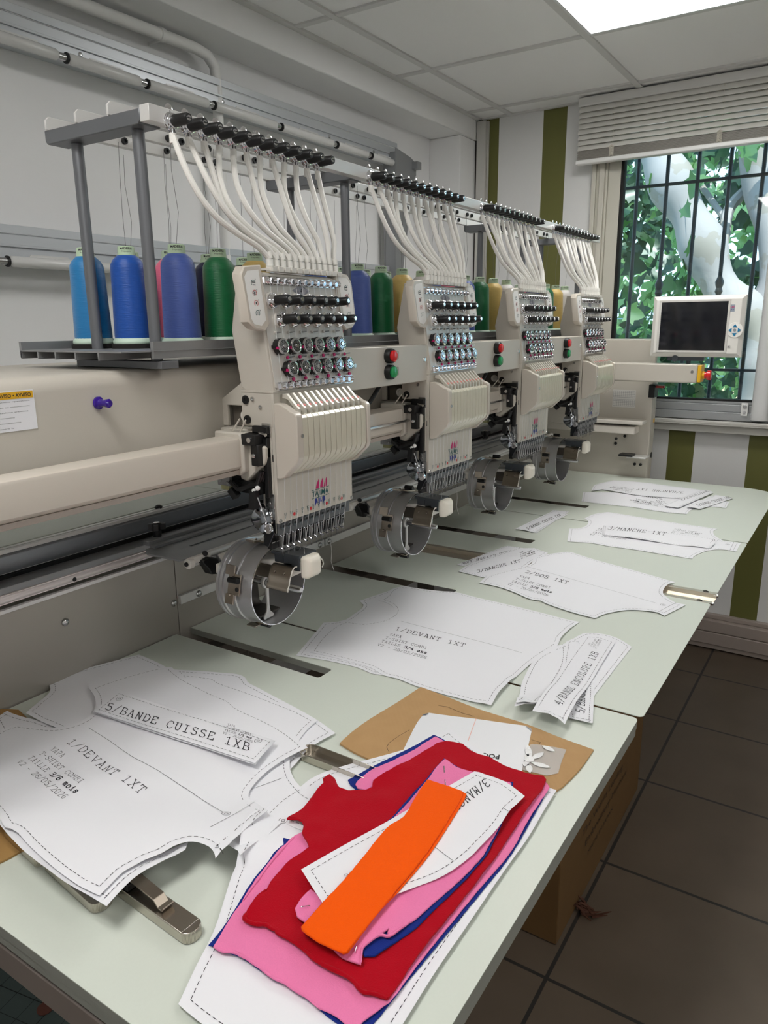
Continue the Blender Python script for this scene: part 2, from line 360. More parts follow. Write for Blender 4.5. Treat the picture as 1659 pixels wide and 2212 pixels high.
# ceiling light panels
def led(x, y, lab):
    t = thing('ceiling_light', (x, y, 2.4), lab, 'ceiling light', 'square light panels in the ceiling grid')
    b = B(); h = .286
    for (a, c, d, e) in ((-h, h, -h, -h+.010), (-h, h, h-.010, h), (-h, -h+.010, -h+.010, h-.010), (h-.010, h, -h+.010, h-.010)): b.box(x+a, x+c, y+d, y+e, 2.394, 2.404)
    part(t, 'panel_frame', b, pm('led_frame', (225, 228, 230), .3, metal=.3))
    em = bpy.data.materials.get('led_diffuser')
    if not em:
        em = bpy.data.materials.new('led_diffuser'); em.use_nodes = True; q = em.node_tree.nodes['Principled BSDF']
        q.inputs['Base Color'].default_value = (.9, .9, .9, 1); q.inputs['Emission Color'].default_value = (1, .985, .96, 1); q.inputs['Emission Strength'].default_value = LED
    part(t, 'diffuser', B().box(x-h+.010, x+h-.010, y-h+.010, y+h-.010, 2.397, 2.4), em)
led(-.651, 2.427, 'bright square light panel in the ceiling in front of the window')
led(1.161, 1.203, 'square ceiling light panel right of the table, over the walkway')
led(-.651, -.021, 'square ceiling light panel over the near end of the table')
led(1.161, -1.245, 'square ceiling light panel at the back of the room')
# rails and pole on the left wall
RAIL = pm('rail_alu', (200, 204, 208), .36, metal=.45)
def wall_rail(z, y0, y1, lab, slots, rings):
    t = thing('wall_rail', (-1.88, (y0+y1)/2, z), lab, 'wall rail', 'aluminium rails with poles along the left wall')
    b = B(); b.box(-1.899, -1.835, y0, y1, z-.002, z+.002); b.box(-1.838, -1.832, y0, y1, z-.058, z)
    b.box(-1.842, -1.826, y0, y1, z-.03, z-.024); b.box(-1.899, -1.838, y0, y1, z-.06, z-.056)
    part(t, 'rail_profile', b, RAIL, .001)
    part(t, 'edge_strip', B().box(-1.8325, -1.829, y0, y1, z+.002, z+.022), RAIL, .0008)
    pz = z-.066; last = y0
    part(t, 'pole', B().cyl((-1.815, y0, pz), (-1.815, y1, pz), .009, n=14), STEEL)
    for r_ in rings:
        b = B(); b.cyl((-1.815, r_-.002, pz), (-1.815, r_+.002, pz), .0135, n=16); part(t, 'clip_ring', b, BLACK)
    for p, q in zip([y0]+rings, rings+[y1]):
        b = B(); b.lathe([(.010, 0), (.0135, .006), (.0135, max(.02, q-p-.036)), (.010, max(.024, q-p-.030))], (-1.815, p+.004, pz), (0, 1, 0), 16)
        c_ = (p+q)/2; b.prism([(c_-.06, pz+.012), (c_-.052, pz+.020), (c_+.052, pz+.020), (c_+.06, pz+.012)], 'x', -1.822, -1.819)
        part(t, 'sleeve', b, pm('sleeve', (214, 214, 212), .25))
    for s_ in slots:
        part(t, 'screw', B().lathe([(.006, 0), (.006, .002), (.003, .003)], (-1.832, s_, z-.041), (1, 0, 0), 12), STEEL)
    return t
wr = wall_rail(2.197-.004, .3, 2.93, 'upper aluminium rail with sleeved pole on the white wall above the thread rack', [1.381, 1.894, 2.45, 2.75], [.82, 1.072, 1.326, 1.58, 1.837, 2.153, 2.473, 2.706])
wall_rail(1.69, .3, 2.86, 'lower aluminium rail with pole on the wall behind the thread cones', [.9, 1.7], [.86, 1.1, 1.34, 1.576, 1.82, 2.1, 2.4])
b = B(); b.prism([(2.865, 2.185), (2.99, 2.165), (3.03, 2.15), (3.035, 2.10), (3.01, 2.07), (2.90, 1.60), (2.86, 1.60)], 'x', -1.80, -1.797); b.box(-1.86, -1.80, 2.865, 2.868, 1.6, 2.17); b.box(-1.80, -1.77, 3.0, 3.034, 2.12, 2.15)
solo('rail_end_plate', b, pm('galvanised', (150, 152, 154), .45, metal=.5), 'grey sheet metal plate closing the right end of the wall rails', 'end plate', org=(-1.8, 2.95, 1.6), bevel=.001)
b = B(); x = -1.845
b.tube([(x, -.5, 2.27), (x, 1.2, 2.277), (x, 1.80, 2.282), (x, 1.85, 2.275), (x, 1.88, 2.25), (x, 1.885, 2.21), (x, 1.882, 2.0), (x, 1.88, 1.5), (x, 1.88, .02)], .0165, 14)
p_ = solo('white_pipe', b, WHITE, 'white painted pipe clamped under the beam, bending down the wall', 'pipe', org=(x, 1.88, .02))
part(p_, 'clamp', B().lathe([(.0195, -.008), (.0195, .008)], (x, 1.672, 2.281), (0, 1, 0), 18).box(-1.9, -1.85, 1.668, 1.676, 2.262, 2.27), WHITE)
b = B(); b.tube([(-1.885, 2.62, .02), (-1.885, 2.62, 2.0), (-1.885, 2.63, 2.05)], .012, 10)
solo('thin_pipe', b, WHITE, 'thin white vertical pipe on the wall behind the second head', 'pipe', org=(-1.885, 2.62, .02))
# ------------------------------------------------------------------ the embroidery machine: bed, beam, end frame
Y0, Y1 = -.35, 3.06
mc = thing('embroidery_machine', (-1.2, 1.4, 0), 'long beige four head embroidery machine body with beam and end frame', 'embroidery machine')
pan = pm('bed_panel', (164, 159, 150), .35, metal=.25)
b = B(); b.box(-1.20, -1.156, Y0, .9775, .66, 1.008); b.box(-1.20, -1.1555, .979, 2.0, .66, 1.0); b.box(-1.20, -1.1555, 2.0015, Y1+.04, .66, 1.0)
part(mc, 'bed_panel', b, pan, .001)
b = B(); b.box(-1.158, -1.150, Y0, 1.0, 1.008, 1.014)
part(mc, 'white_lip', b, pm('lip', (226, 224, 222), .4))
for y, z in ((.722, .954), (.968, .909), (1.03, .912), (1.45, .912), (1.49, .912), (1.95, .912), (2.0, .912)):
    b = B().lathe([(.0075, 0), (.0075, .0015), (.0055, .004), (.002, .005)], (-1.1555 if y < .97 else -1.148, y, z), (1, 0, 0), 14); part(mc, 'screw', b, STEEL)
b = B().box(-1.156, -1.148, .981, 1.47, .903, .922); b.box(-1.156, -1.148, 1.475, 3.05, .903, .922)
part(mc, 'flat_bar', b, ALU, .0008)
b = B(); b.box(-1.165, -1.148, Y0, 3.0, 1.024, 1.040); b.tube([(-1.156, Y0, 1.032), (-1.156, 3.0, 1.032)], .0105, 12)
part(mc, 'guide_rail', b, pm('rail_pink', (225, 216, 214), .3, metal=.5))
b = B(); b.box(-1.19, -1.150, Y0, 3.0, 1.0405, 1.052); part(mc, 'rail_cap', b, ALUD, .001)
for y in (.744, 1.24, 1.74, 2.24): part(mc, 'rail_hole', B().cyl((-1.1458, y, 1.030), (-1.1452, y, 1.030), .004, n=12), BLACK)
part(mc, 'shadow_gap', B().box(-1.199, -1.19, Y0, 3.0, 1.03, 1.058), BLACKR)
b = B(); b.prism([(-1.222, 1.058), (-1.199, 1.058), (-1.198, 1.088), (-1.201, 1.0915), (-1.222, 1.0915)], 'y', Y0, 3.02)
part(mc, 'sash_beam', b, pm('sash_grey', (150, 154, 160), .33, metal=.6), .001)
b = B(); b.box(-1.222, -1.1995, Y0, 3.03, 1.092, 1.098); b.box(-1.210, -1.2085, Y0, 3.03, 1.098, 1.099); part(mc, 'edge_profile', b, ALU, .001)
b = B(); b.box(-1.62, -1.223, Y0, 1.19, 1.078, 1.099); b.box(-1.62, -1.223, 1.193, 2.4, 1.078, 1.099); b.box(-1.62, -1.223, 2.403, 3.05, 1.078, 1.099)
part(mc, 'rear_table', b, TABLE, .001)
for y in (1.0, 1.45, 1.95, 2.45, .52): part(mc, 'bolt', B().lathe([(.008, 0), (.008, .003), (.004, .006)], (-1.216, y, 1.098), (0, 0, 1), 12), BLACK)
# main beam, rounded front edge
prof = [(-1.26, 1.222), (-.934, 1.222), (-.93, 1.226)]+[(-.952+.022*math.cos(t), 1.380+.022*math.sin(t)) for t in [PI/2*i/6 for i in range(7)]]+[(-1.26, 1.402)]
b = B().prism(prof, 'y', Y0, 2.98); part(mc, 'main_beam', b, BEIGE)
# square tube along the heads
x0, x1, z0, z1, r = -.895, -.844, 1.237, 1.289, .006
pr_ = [(x0+r, z0), (x1-r, z0), (x1, z0+r), (x1, z1-r), (x1-r*.3, z1-r*.3), (x1-r, z1), (x0+r, z1), (x0, z1-r), (x0, z0+r)]
b = B(); b.prism(pr_, 'y', Y0, 2.80); part(mc, 'square_tube', b, BEIGE2)
b = B(); b.box(-.893, -.848, Y0, 2.9, 1.2285, 1.2365); part(mc, 'under_channel', b, pm('under_beige', (170, 160, 150), .45), .001)
b = B(); b.cyl((-.835, 1.05, 1.262), (-.835, 2.75, 1.262), .003, n=8); part(mc, 'thin_rod', b, STEEL)
# warning sticker on the beam
st = part(mc, 'warning_sticker', B().quad((-.9292, .40, 1.334), (-.9292, .576, 1.334), (-.9292, .576, 1.386), (-.9292, .40, 1.386)), PAPER, label='white and yellow multilingual warning sticker')
part(st, 'yellow_header', B().quad((-.9288, .402, 1.3755), (-.9288, .5745, 1.3755), (-.9288, .5745, 1.3845), (-.9288, .402, 1.3845)), YELLOW)
b = B()
font(b, 'CAUTION \u2022 ATTENTION \u2022 PRECAUCION \u2022 AVISO \u2022 AVVISO', (-.9285, .4055, 1.3775), (0, 1, 0), (0, 0, .0048), w=.166, bold=True)
LN = ['Do not put your hands etc. into the gap during machine operation.', 'pendant son fonctionnement.', 'Ne pas mettre les mains dans l espace entre des parties en mouvement.', 'kann schwere Verletzungen verursachen.',
      'Keine Gegenstande in die Lucke, wahrend die Maschine arbeitet.', 'puede causar una lesion grave.', 'No meta los dedos etc. en el vacio mientras la maquina', 'pode causar ferimentos graves.',
      'Nao coloque as maos etc. na folga durante o funcionamento', 'puo causare danni gravi.', 'Non mettere le mani ecc. nello spazio vuoto mentre la']
for i, t_ in enumerate(LN): font(b, t_, (-.9285, .405, 1.3715-.0034*i), (0, 1, 0), (0, 0, .0016), w=min(.164, .0026*len(t_)), bold=i % 2 == 1)
part(st, 'lettering', b, INK)
# end frame at the far end, against the window wall
ef = part(mc, 'end_frame', B().box(-1.30, -.731, 3.10, 3.13, .02, 1.398).box(-.744, -.7315, 3.131, 3.17, .02, 1.27).box(-1.30, -.735, 3.131, 3.30, 1.37, 1.397).box(-1.30, -1.0, 2.981, 3.099, 1.06, 1.40), BEIGE, .004)
b = B(); b.box(-1.25, -.745, 3.02, 3.099, 1.066, 1.082); b.box(-1.25, -.775, 3.03, 3.099, 1.026, 1.056); part(ef, 'shelf', b, pm('shelf_beige', (226, 220, 210), .35), .004)
b = B(); b.box(-.80, -.725, 3.03, 3.10, .93, .936); part(ef, 'bracket', b, ALU, .001)
part(ef, 'rubber_pad', B().box(-.83, -.775, 3.02, 3.07, .936, .944), BLACK, .001)
for x, z in ((-.83, 1.008), (-.865, .995), (-.865, .975), (-.782, .895), (-.758, .895), (-.812, 1.033)): part(ef, 'black_bolt', B().lathe([(.006, 0), (.006, .004), (.003, .005)], (x, 3.0985 if z > .9 else 3.0985, z), (0, -1, 0), 12), BLACK)
b = B().quad((-.891, 3.0985, 1.126), (-.798, 3.0985, 1.126), (-.798, 3.0985, 1.197), (-.891, 3.0985, 1.197)); rp = part(ef, 'rating_plate', b, pm('label_white', (215, 213, 208), .5))
b = B()
for r0, h in ((1.132, .026), (1.166, .026)):
    for i in range(5): b.box(-.888, -.801, 3.098, 3.0984, r0+i*h/4-.0003, r0+i*h/4+.0003)
    for i in range(12): b.box(-.888+i*.0079-.0002, -.888+i*.0079+.0002, 3.098, 3.0984, r0, r0+h)
part(rp, 'printed_grid', b, INKS)
part(ef, 'caution_label', B().quad((-.731, 3.137, 1.065), (-.731, 3.163, 1.065), (-.731, 3.163, 1.081), (-.731, 3.137, 1.081)), YELLOW)
b = B(); b.lathe([(.012, 0), (.012, .002)], (-.7315, 3.15, .93), (1, 0, 0), 14); part(ef, 'grommet', b, BLACK)
b = B(); b.box(-.735, -.712, 3.04, 3.099, 1.175, 1.226); b.k = 1; b.box(-.712, -.68, 3.05, 3.07, 1.213, 1.222); part(ef, 'power_switch', b, [BLACK, pm('switch_red', (150, 50, 45), .4)], .002)
# control arm, emergency stop and panel
b = B().box(-1.0, -.545, 2.95, 3.02, 1.243, 1.312); ca = part(mc, 'control_arm', b, BEIGE, .005)
part(ca, 'yellow_plate', B().box(-.5448, -.532, 2.955, 3.015, 1.246, 1.309), YELLOW, .002)
b = B().lathe([(.014, 0), (.014, .008)], (-.532, 2.985, 1.272), (1, 0, 0), 20); b.k = 1; b.lathe([(.012, .008), (.012, .014), (.018, .017), (.0185, .028), (.015, .031)], (-.532, 2.985, 1.272), (1, 0, 0), 24)
part(ca, 'emergency_stop', b, [YELLOW, RED])
part(ca, 'screw', B().lathe([(.006, 0), (.005, .002)], (-.562, 2.95, 1.285), (0, -1, 0), 12), STEEL)
b = B().cyl((-.585, 2.985, 1.312), (-.585, 2.985, 1.33), .008); b.box(-.66, -.53, 2.97, 3.0, 1.323, 1.338); b.lathe([(.012, 0), (.012, .006)], (-.63, 2.968, 1.332), (0, -1, 0), 12); part(ca, 'bracket', b, GREYD, .001)
# control panel: separate monitor clamped to the arm
cp = thing('control_panel', (-.57, 2.97, 1.335), 'white framed control monitor with dark screen and blue arrow keys in front of the window', 'control panel')
xa, xb, za, zb, y = -.722, -.405, 1.338, 1.556, 2.955
b = B()
def fr_(i, yy): return [Vector((xa+i, yy, za+i)), Vector((xb-i, yy, za+i)), Vector((xb-i, yy, zb-i)), Vector((xa+i, yy, zb-i))]
b.rings([fr_(.004, y+.035), fr_(0, y+.03), fr_(0, y+.012), fr_(.014, y)], cap=True); part(cp, 'housing', b, pm('panel_white', (226, 224, 218), .35), .001)
sx0, sx1, sz0, sz1 = -.690, -.462, 1.362, 1.534
b = B(); b.box(sx0-.008, sx1+.008, y-.003, y+.001, sz0-.008, sz0); b.box(sx0-.008, sx1+.008, y-.003, y+.001, sz1, sz1+.008); b.box(sx0-.008, sx0, y-.003, y+.001, sz0, sz1); b.box(sx1, sx1+.008, y-.003, y+.001, sz0, sz1)
part(cp, 'bezel', b, pm('bezel', (205, 203, 198), .35), .001)
part(cp, 'screen', B().box(sx0, sx1, y-.0012, y-.0002, sz0, sz1), pm('dark_screen', (20, 22, 28), .08, spec=.6))
b = B().lathe([(.027, 0), (.026, .002)], (-.433, y, 1.434), (0, -1, 0), 32); kp = part(cp, 'key_pad', b, pm('pad', (236, 234, 228), .4))
b = B()
for k in range(4):
    a = k*PI/2; c, s_ = math.cos(a), math.sin(a)
    P = [(.021, 0), (.010, .0075), (.010, -.0075)]
    b.prism([(-.433+u*c-v*s_, 1.434+u*s_+v*c) for u, v in P], 'y', y-.0035, y-.002)
part(kp, 'arrow_keys', b, pm('key_blue', (20, 120, 165), .35)); part(kp, 'centre_key', B().lathe([(.0055, 0), (.005, .0035)], (-.433, y, 1.434), (0, -1, 0), 16), pm('key_grey', (140, 145, 150), .4))
b = B().box(-.463, -.440, y-.0008, y, 1.498, 1.522); b.k = 1
for i in range(4): b.prism([(-.461+i*.005, 1.512), (-.457+i*.005, 1.512), (-.4575+i*.005, 1.518)], 'y', y-.0012, y-.0009)
b.k = 2
for i in range(3): b.prism([(-.459+i*.006, 1.507), (-.455+i*.006, 1.507), (-.457+i*.006, 1.501)], 'y', y-.0012, y-.0009)
part(cp, 'badge', b, [pm('badge', (150, 160, 170), .4), MAGENTA, NAVY])
b = B()
for k in range(4):
    a = k*PI/4; b.obox((-.447, y-.0006, 1.376), (.006*math.cos(a), 0, .006*math.sin(a)), (.0003*math.sin(a), 0, -.0003*math.cos(a)), (0, .0003, 0))
part(cp, 'star_mark', b, INKS)
# cover panels with start / stop buttons between the heads
for i in range(3):
    yy = .5*i
    b = B().box(-.86, -.800, 1.1+yy, 1.398+yy, 1.347, 1.423); cpn = part(mc, 'button_panel', b, BEIGE, .002)
    for z, mt, nm in ((1.409, RED, 'stop_button'), (1.378, GREEN, 'start_button')):
        z -= .004
        b = B().lathe([(.0145, 0), (.0145, .010), (.0135, .012), (.0115, .012)], (-.80, 1.243+yy, z), (1, 0, 0), 28); b.k = 1; b.lathe([(.0108, .010), (.0108, .016), (.0085, .0175)], (-.80, 1.243+yy, z), (1, 0, 0), 28)
        bt = part(cpn, nm, b, [BLACK, mt])
        b = B(); c_ = (-.7996, 1.271+yy, z)
        for a0, a1, e0, e1 in ((-.010, .010, -.008, -.0075), (-.010, .010, .0075, .008), (-.010, -.0095, -.008, .008), (.0095, .010, -.008, .008)): b.box(-.7998, -.7994, c_[1]+a0, c_[1]+a1, c_[2]+e0, c_[2]+e1)
        font(b, 'STOP' if mt is RED else 'START', (-.7995, c_[1]-.008, z-.0025), (0, 1, 0), (0, 0, .005), w=.016)
        part(cpn, 'button_symbol', b, INK)
    part(cpn, 'screw', B().lathe([(.005, 0), (.004, .003)], (-.80, 1.128+yy, 1.392), (1, 0, 0), 12), STEEL)
    part(cpn, 'screw', B().lathe([(.005, 0), (.004, .003)], (-.80, 1.385+yy, 1.392), (1, 0, 0), 12), STEEL)
    b = B(); pts = []
    for k in range(13):
        t = k/12; pts.append((-.83, 1.12+yy+.145*t, 1.352-.052*math.sin(PI*t**.8)-(0)))
    pts[0] = (-.84, 1.10+yy, 1.33); b.tube(pts, .0045, 8); part(cpn, 'cable', b, BLACKR)
# push pin
b = B().lathe([(.0092, 0), (.0092, .003), (.006, .005), (.0045, .012), (.006, .016), (.0065, .021), (.004, .024)], (-.9298, .673, 1.359), (1, .15, 0), 18)
solo('push_pin', b, pm('purple_glass', (70, 30, 170), .12, trans=.4), 'translucent purple magnet pin on the front of the beige beam', 'magnet', org=(-.93, .673, 1.359))
# ------------------------------------------------------------------ thread rack
rk = thing('thread_rack', (-1.0, 1.76, 1.402), 'aluminium thread rack on grey legs above the machine beam', 'thread rack')
part(rk, 'rail', B().box(-.893, -.874, .760, 2.755, 1.739, 1.7605), ALU, .0008)
for x in (-.957, -1.031, -1.104):
    b = B(); b.prism([(.757, 1.757), (.757, 1.770), (.763, 1.776), (2.72, 1.776), (2.72, 1.757)], 'x', x-.002, x+.002); b.box(x-.012, x-.002, .765, 2.72, 1.7575, 1.760)
    part(rk, 'rail', b, ALU, .0006)
for y in (.764, 1.266, 2.17, 2.67):
    b = B(); b.prism([(-1.108, 1.7375), (-1.112, 1.742), (-1.112, 1.757), (-.8935, 1.757), (-.8935, 1.742), (-.898, 1.7375)], 'y', y-.004, y-.002); b.box(-1.110, -.896, y-.002, y+.034, 1.7375, 1.7405)
    part(rk, 'cross_bracket', b, LEG, .001)
    for x in (-.925, -1.066): part(rk, 'leg', B().cyl((x, y+.018, 1.412), (x, y+.018, 1.736), .0088, n=20), LEG)
    for x in (-.925, -1.0, -1.066): part(rk, 'bolt', B().lathe([(.006, 0), (.006, .004), (.003, .006)], (x, y+.015, 1.7405), (0, 0, 1), 8), STEEL)
    part(rk, 'foot_bar', B().box(-1.10, -.895, y-.0, y+.034, 1.4025, 1.414), LEG, .001)
b = B(); b.box(-.905, -.899, .755, 2.76, 1.418, 1.443); b.box(-1.15, -.903, .70, 2.76, 1.428, 1.4305)
for x in (-1.15, -1.105, -1.06, -1.01, -.955): b.box(x-.0015, x+.0015, .70, 2.76, 1.417, 1.429)
b.box(-1.153, -1.148, .70, 2.76, 1.418, 1.443); b.box(-.8995, -.8975, .755, 2.76, 1.429, 1.4295)
part(rk, 'cone_tray', b, ALUD, .0008)
knob_y = []
for h in range(4):
    for i in range(12):
        yk = .798+.5*h+.0301*i; o = (-.875, yk, 1.744)
        b = B(); b.lathe([(.0125, 0), (.0125, .0015), (.0115, .0025), (.0115, .004), (.009, .005), (.0102, .0065), (.0102, .009), (.008, .010)], o, (1, 0, 0), 18)
        b.ball((-.876, yk, 1.7575), .0105, 12, (.2, .8, 1.0)); b.cyl((-.872, yk, 1.735), (-.872, yk, 1.7265), .0045, n=10)
        b.k = 1; b.lathe([(.0080, .009), (.0085, .011), (.0070, .036), (.0063, .0375)], o, (1, 0, 0), 18)
        b.k = 0; b.lathe([(.0040, .0372), (.0036, .0385)], o, (1, 0, 0), 12)
        b.k = 2; b.obox((-.875+.0386, yk, 1.744), (.0003, 0, 0), (0, .0035, 0), (0, 0, .0006))
        part(rk, 'tension_knob', b, [CHROME, BLACK, BLACKR])
for h in range(4):
    for i in range(4):
        for j, x in enumerate((-.955, -1.029, -1.102)):
            for dy in (0, .028):
                yy = .87+.5*h+.09*i-.03*j+dy; part(rk, 'thread_eyelet', B().lathe([(.0055, 0), (.0055, .004), (.003, .004), (.003, .001)], (x+.0002, yy, 1.7665), (1, 0, 0), 12), BLACK)
# ------------------------------------------------------------------ thread cones
def thr(name, rgb):
    m = pm(name, rgb, .38, bump=.35, scale=70, aniso=(1, 1, 14), sheen=.2, var=.12); return m
CAPM = pm('cone_tube', (190, 212, 180), .6); BASEM = pm('cone_base', (200, 222, 204), .5); FOAM = pm('foam_disc', (30, 28, 26), .9)
def make_cone(x, y, mat, lab):
    z = 1.438; t = thing('thread_cone', (x, y, z), lab, 'thread cone', 'thread cones standing on the rack tray')
    part(t, 'base_flange', B().lathe([(.0325, 0), (.0335, .002), (.033, .005), (.0295, .009), (.028, .010)], (x, y, z), (0, 0, 1), 28), BASEM)
    part(t, 'thread_winding', B().lathe([(.0295, .008), (.0300, .012), (.0270, .116), (.0262, .124), (.0225, .131), (.0150, .138)], (x, y, z), (0, 0, 1), 32), mat)
    tb = part(t, 'cone_tube', B().lathe([(.0140, .1375), (.0132, .151), (.0115, .152), (.0110, .142)], (x, y, z), (0, 0, 1), 20), CAPM)
    b = B()
    txt = ['MADEIRA', 'POLYNEON 40']
    for li, (s_, hh, z_) in enumerate((('MADEIRA', .0036, .1465), ('Polyneon', .0022, .1425))):
        fb = B(); L = .020 if li == 0 else .014
        font(fb, s_, (0, 0, 0), (1, 0, 0), (0, 1, 0), w=L, bold=li == 0)
        for rot in (-.7, 1.9):
            vs = [Vector((x+.01375*math.cos(rot+(v.x-L/2)/.0137), y+.01375*math.sin(rot+(v.x-L/2)/.0137), z+z_+v.y*hh)) for v in fb.v]; b.add(vs, fb.f)
    part(tb, 'label_print', b, INK)
    b = B(); b.tube([(x, y, z+.150), (x+.006*math.sin(x*90+y*50), y+.004, z+.20), (x+.004, y-.002, z+.26), (x, y+.004, 1.745)], .00035, 4)
    part(t, 'thread_strand', b, pm('thread_grey', (110, 108, 108), .7))
    return t
COLS = [[('cyan_blue', (22, 120, 180), 'bright cyan blue'), ('steel_blue', (45, 90, 140), 'steel blue'), ('mauve_grey', (120, 112, 116), 'mauve grey'), ('rose_beige', (205, 150, 140), 'rose beige')],
        [('royal_blue', (4, 76, 165), 'deep royal blue'), ('candy_pink', (236, 110, 140), 'candy pink'), ('midnight_navy', (16, 24, 62), 'midnight navy'), ('jet_black', (20, 20, 24), 'black')],
        [('periwinkle', (68, 92, 165), 'periwinkle blue'), ('emerald_green', (8, 108, 60), 'emerald green'), ('straw_yellow', (222, 190, 112), 'straw yellow'), ('ivory_white', (226, 222, 220), 'ivory white')]]
ROWX = (-1.102, -1.034, -.950); ROWY = (.803, .830, .860)
HN = ['nearest', 'second', 'third', 'farthest']
RN = ['rear row', 'middle row', 'front row']
for h in range(4):
    for r_ in range(3):
        for i in range(4):
            k, rgb, nm = COLS[r_][i]
            y = ROWY[r_]+.09*i+.5*h
            make_cone(ROWX[r_], y, thr('thread_'+k, rgb), '%s thread cone in the tray\'s %s, behind the %s head' % (nm, RN[r_], HN[h]))
for h in range(4):
    for r_ in range(3):
        for i in range(4): part(rk, 'foam_disc', B().lathe([(.036, 0), (.036, .0072)], (ROWX[r_], ROWY[r_]+.09*i+.5*h, 1.4306), (0, 0, 1), 20), FOAM)
# ------------------------------------------------------------------ one embroidery head (built at the first position, then copied)
L_, R_ = .895, 1.105
def fx(z): return -.792-(z-1.362)*(.027/.183)
hd = thing('embroidery_unit', (-.83, 1.0, 1.1), 'x', 'embroidery head', 'embroidery heads along the machine')
NX = Vector((1, 0, .1475)).normalized()     # normal of the leaning tension board
US = Vector((-.1475, 0, 1)).normalized()
b = B(); b.prism([(fx(1.362), 1.362), (fx(1.545), 1.545), (-.856, 1.549), (-.875, 1.458), (-.861, 1.368), (-.85, 1.362)], 'y', L_, R_)
part(hd, 'upper_housing', b, BEIGE, .002)
part(hd, 'tension_board', B().obox((Vector((fx(1.45), 1.0, 1.4505))+NX*.0008), (.0008*NX.x, 0, .0008*NX.z), (0, .100, 0), US*.083), FACE)
part(hd, 'seam_strip', B().box(-.861, -.7915, L_-.001, R_+.001, 1.360, 1.364), BEIGE, .0005)
for s in (-1, 1):
    b = B(); yo = L_-.004 if s < 0 else R_+.004; yi = yo-s*.0; w = .040
    def wp(u, z, d): # u outwards from board edge
        return Vector((fx(z)+d, yo+s*u, z))
    sec = [(-.014, 1.466), (-.002, 1.456), (.020, 1.460), (.032, 1.470), (.034, 1.540), (.024, 1.552), (-.014, 1.556)]
    b.rings([[wp(u, z, -.012) for u, z in sec], [wp(u, z, .004) for u, z in sec], [wp(.01+(u-.01)*.93, 1.506+(z-1.506)*.96, .0062) for u, z in sec]])
    wg = part(hd, 'side_wing', b, BEIGE2)
    sec2 = [(-.006, 1.473), (.006, 1.464), (.022, 1.467), (.027, 1.475), (.028, 1.536), (.02, 1.545), (-.006, 1.548)]
    b = B(); b.add([wp(u, z, .0066) for u, z in sec2], [tuple(range(7))]); part(wg, 'icon_label', b, pm('label_cream', (232, 230, 226), .5))
    b = B()
    for q, zc in enumerate((1.528, 1.513, 1.498, 1.483)):
        b.k = 0 if q in (0, 3) else 1; c = wp(.011, zc, .0071); n_ = 20; a0 = .5 if q == 0 else 0
        for i in range(n_-(4 if q == 0 else 0)):
            t0, t1 = a0+2*PI*i/n_, a0+2*PI*(i+1)/n_
            P = [c+Vector((0, math.cos(t)*r, math.sin(t)*r)) for t, r in ((t0, .0047), (t1, .0047), (t1, .0038), (t0, .0038))]; b.add(P, [(0, 1, 2, 3)])
        b.k = 2
        if q == 0: b.obox(c+Vector((0, .001, .001)), (.0001, 0, 0), (0, .004, 0), (0, 0, .0006)); b.obox(c+Vector((0, .002, -.003)), (.0001, 0, 0), (0, .003, 0), (0, 0, .0006))
        elif q == 1:
            for a in (.2, 1.25, 2.3): b.obox(c, (.0001, 0, 0), (0, .004*math.cos(a), .004*math.sin(a)), (0, -.0004*math.sin(a), .0004*math.cos(a)))
        else: font(b, '1' if q == 2 else '2', c+Vector((.0001, -.0012, -.0018)), (0, 1, 0), (0, 0, .0038), w=.0022)
        font(b, 'F' if q < 2 else ('G' if q == 2 else 'H'), c+Vector((.0001, .0042, .003)), (0, 1, 0), (0, 0, .0028), w=.002)
    part(wg, 'icons', b, [TEAL, REDI, INK])
# hose comb and chrome guide strips
b = B().box(fx(1.55)-.018, fx(1.55)+.006, .925, 1.118, 1.549, 1.553)
for i in range(12): b.box(fx(1.55)-.004, fx(1.55)+.010, .9265+.0157*i, .9385+.0157*i, 1.547, 1.555)
part(hd, 'hose_comb', b, CREAM, .0006)
def strip(z, y0, y1, nm):
    b = B(); c = Vector((fx(z), (y0+y1)/2, z))+NX*.003
    b.obox(c, NX*.002, (0, (y1-y0)/2, 0), US*.0065)
    for i in range(12):
        yy = y0+(y1-y0)*(i+.5)/12; b.lathe([(.0045, -.0045), (.0062, -.002), (.0050, 0), (.0062, .002), (.0045, .0045)], Vector((fx(z), yy, z))+NX*.0065, (0, 1, 0), 10)
    part(hd, nm, b, CHROME)
strip(1.5325, .903, 1.106, 'upper_thread_guide'); strip(1.370, .903, 1.106, 'lower_thread_guide')
for i in range(12):
    row, k = divmod(i, 6); z = 1.502 if row == 0 else 1.473
    o = Vector((fx(z), (.920 if row == 0 else .934)+.031*k, z))+NX*.0016; d = Vector((1, 0, .06))
    b = B(); b.lathe([(.0135, 0), (.013, .003)], o, NX, 20); b.k = 1
    b.lathe([(.0118, .003), (.0122, .0045), (.0100, .006), (.0112, .0078), (.0100, .0095), (.0070, .011), (.0080, .013)], o, d, 20)
    b.k = 2; b.lathe([(.0072, .012), (.0078, .014), (.0068, .0375), (.0060, .039)], o, d, 20); b.k = 1; b.lathe([(.0038, .0388), (.0034, .0402)], o, d, 12)
    part(hd, 'tension_knob', b, [CREAM, CHROME, BLACK])
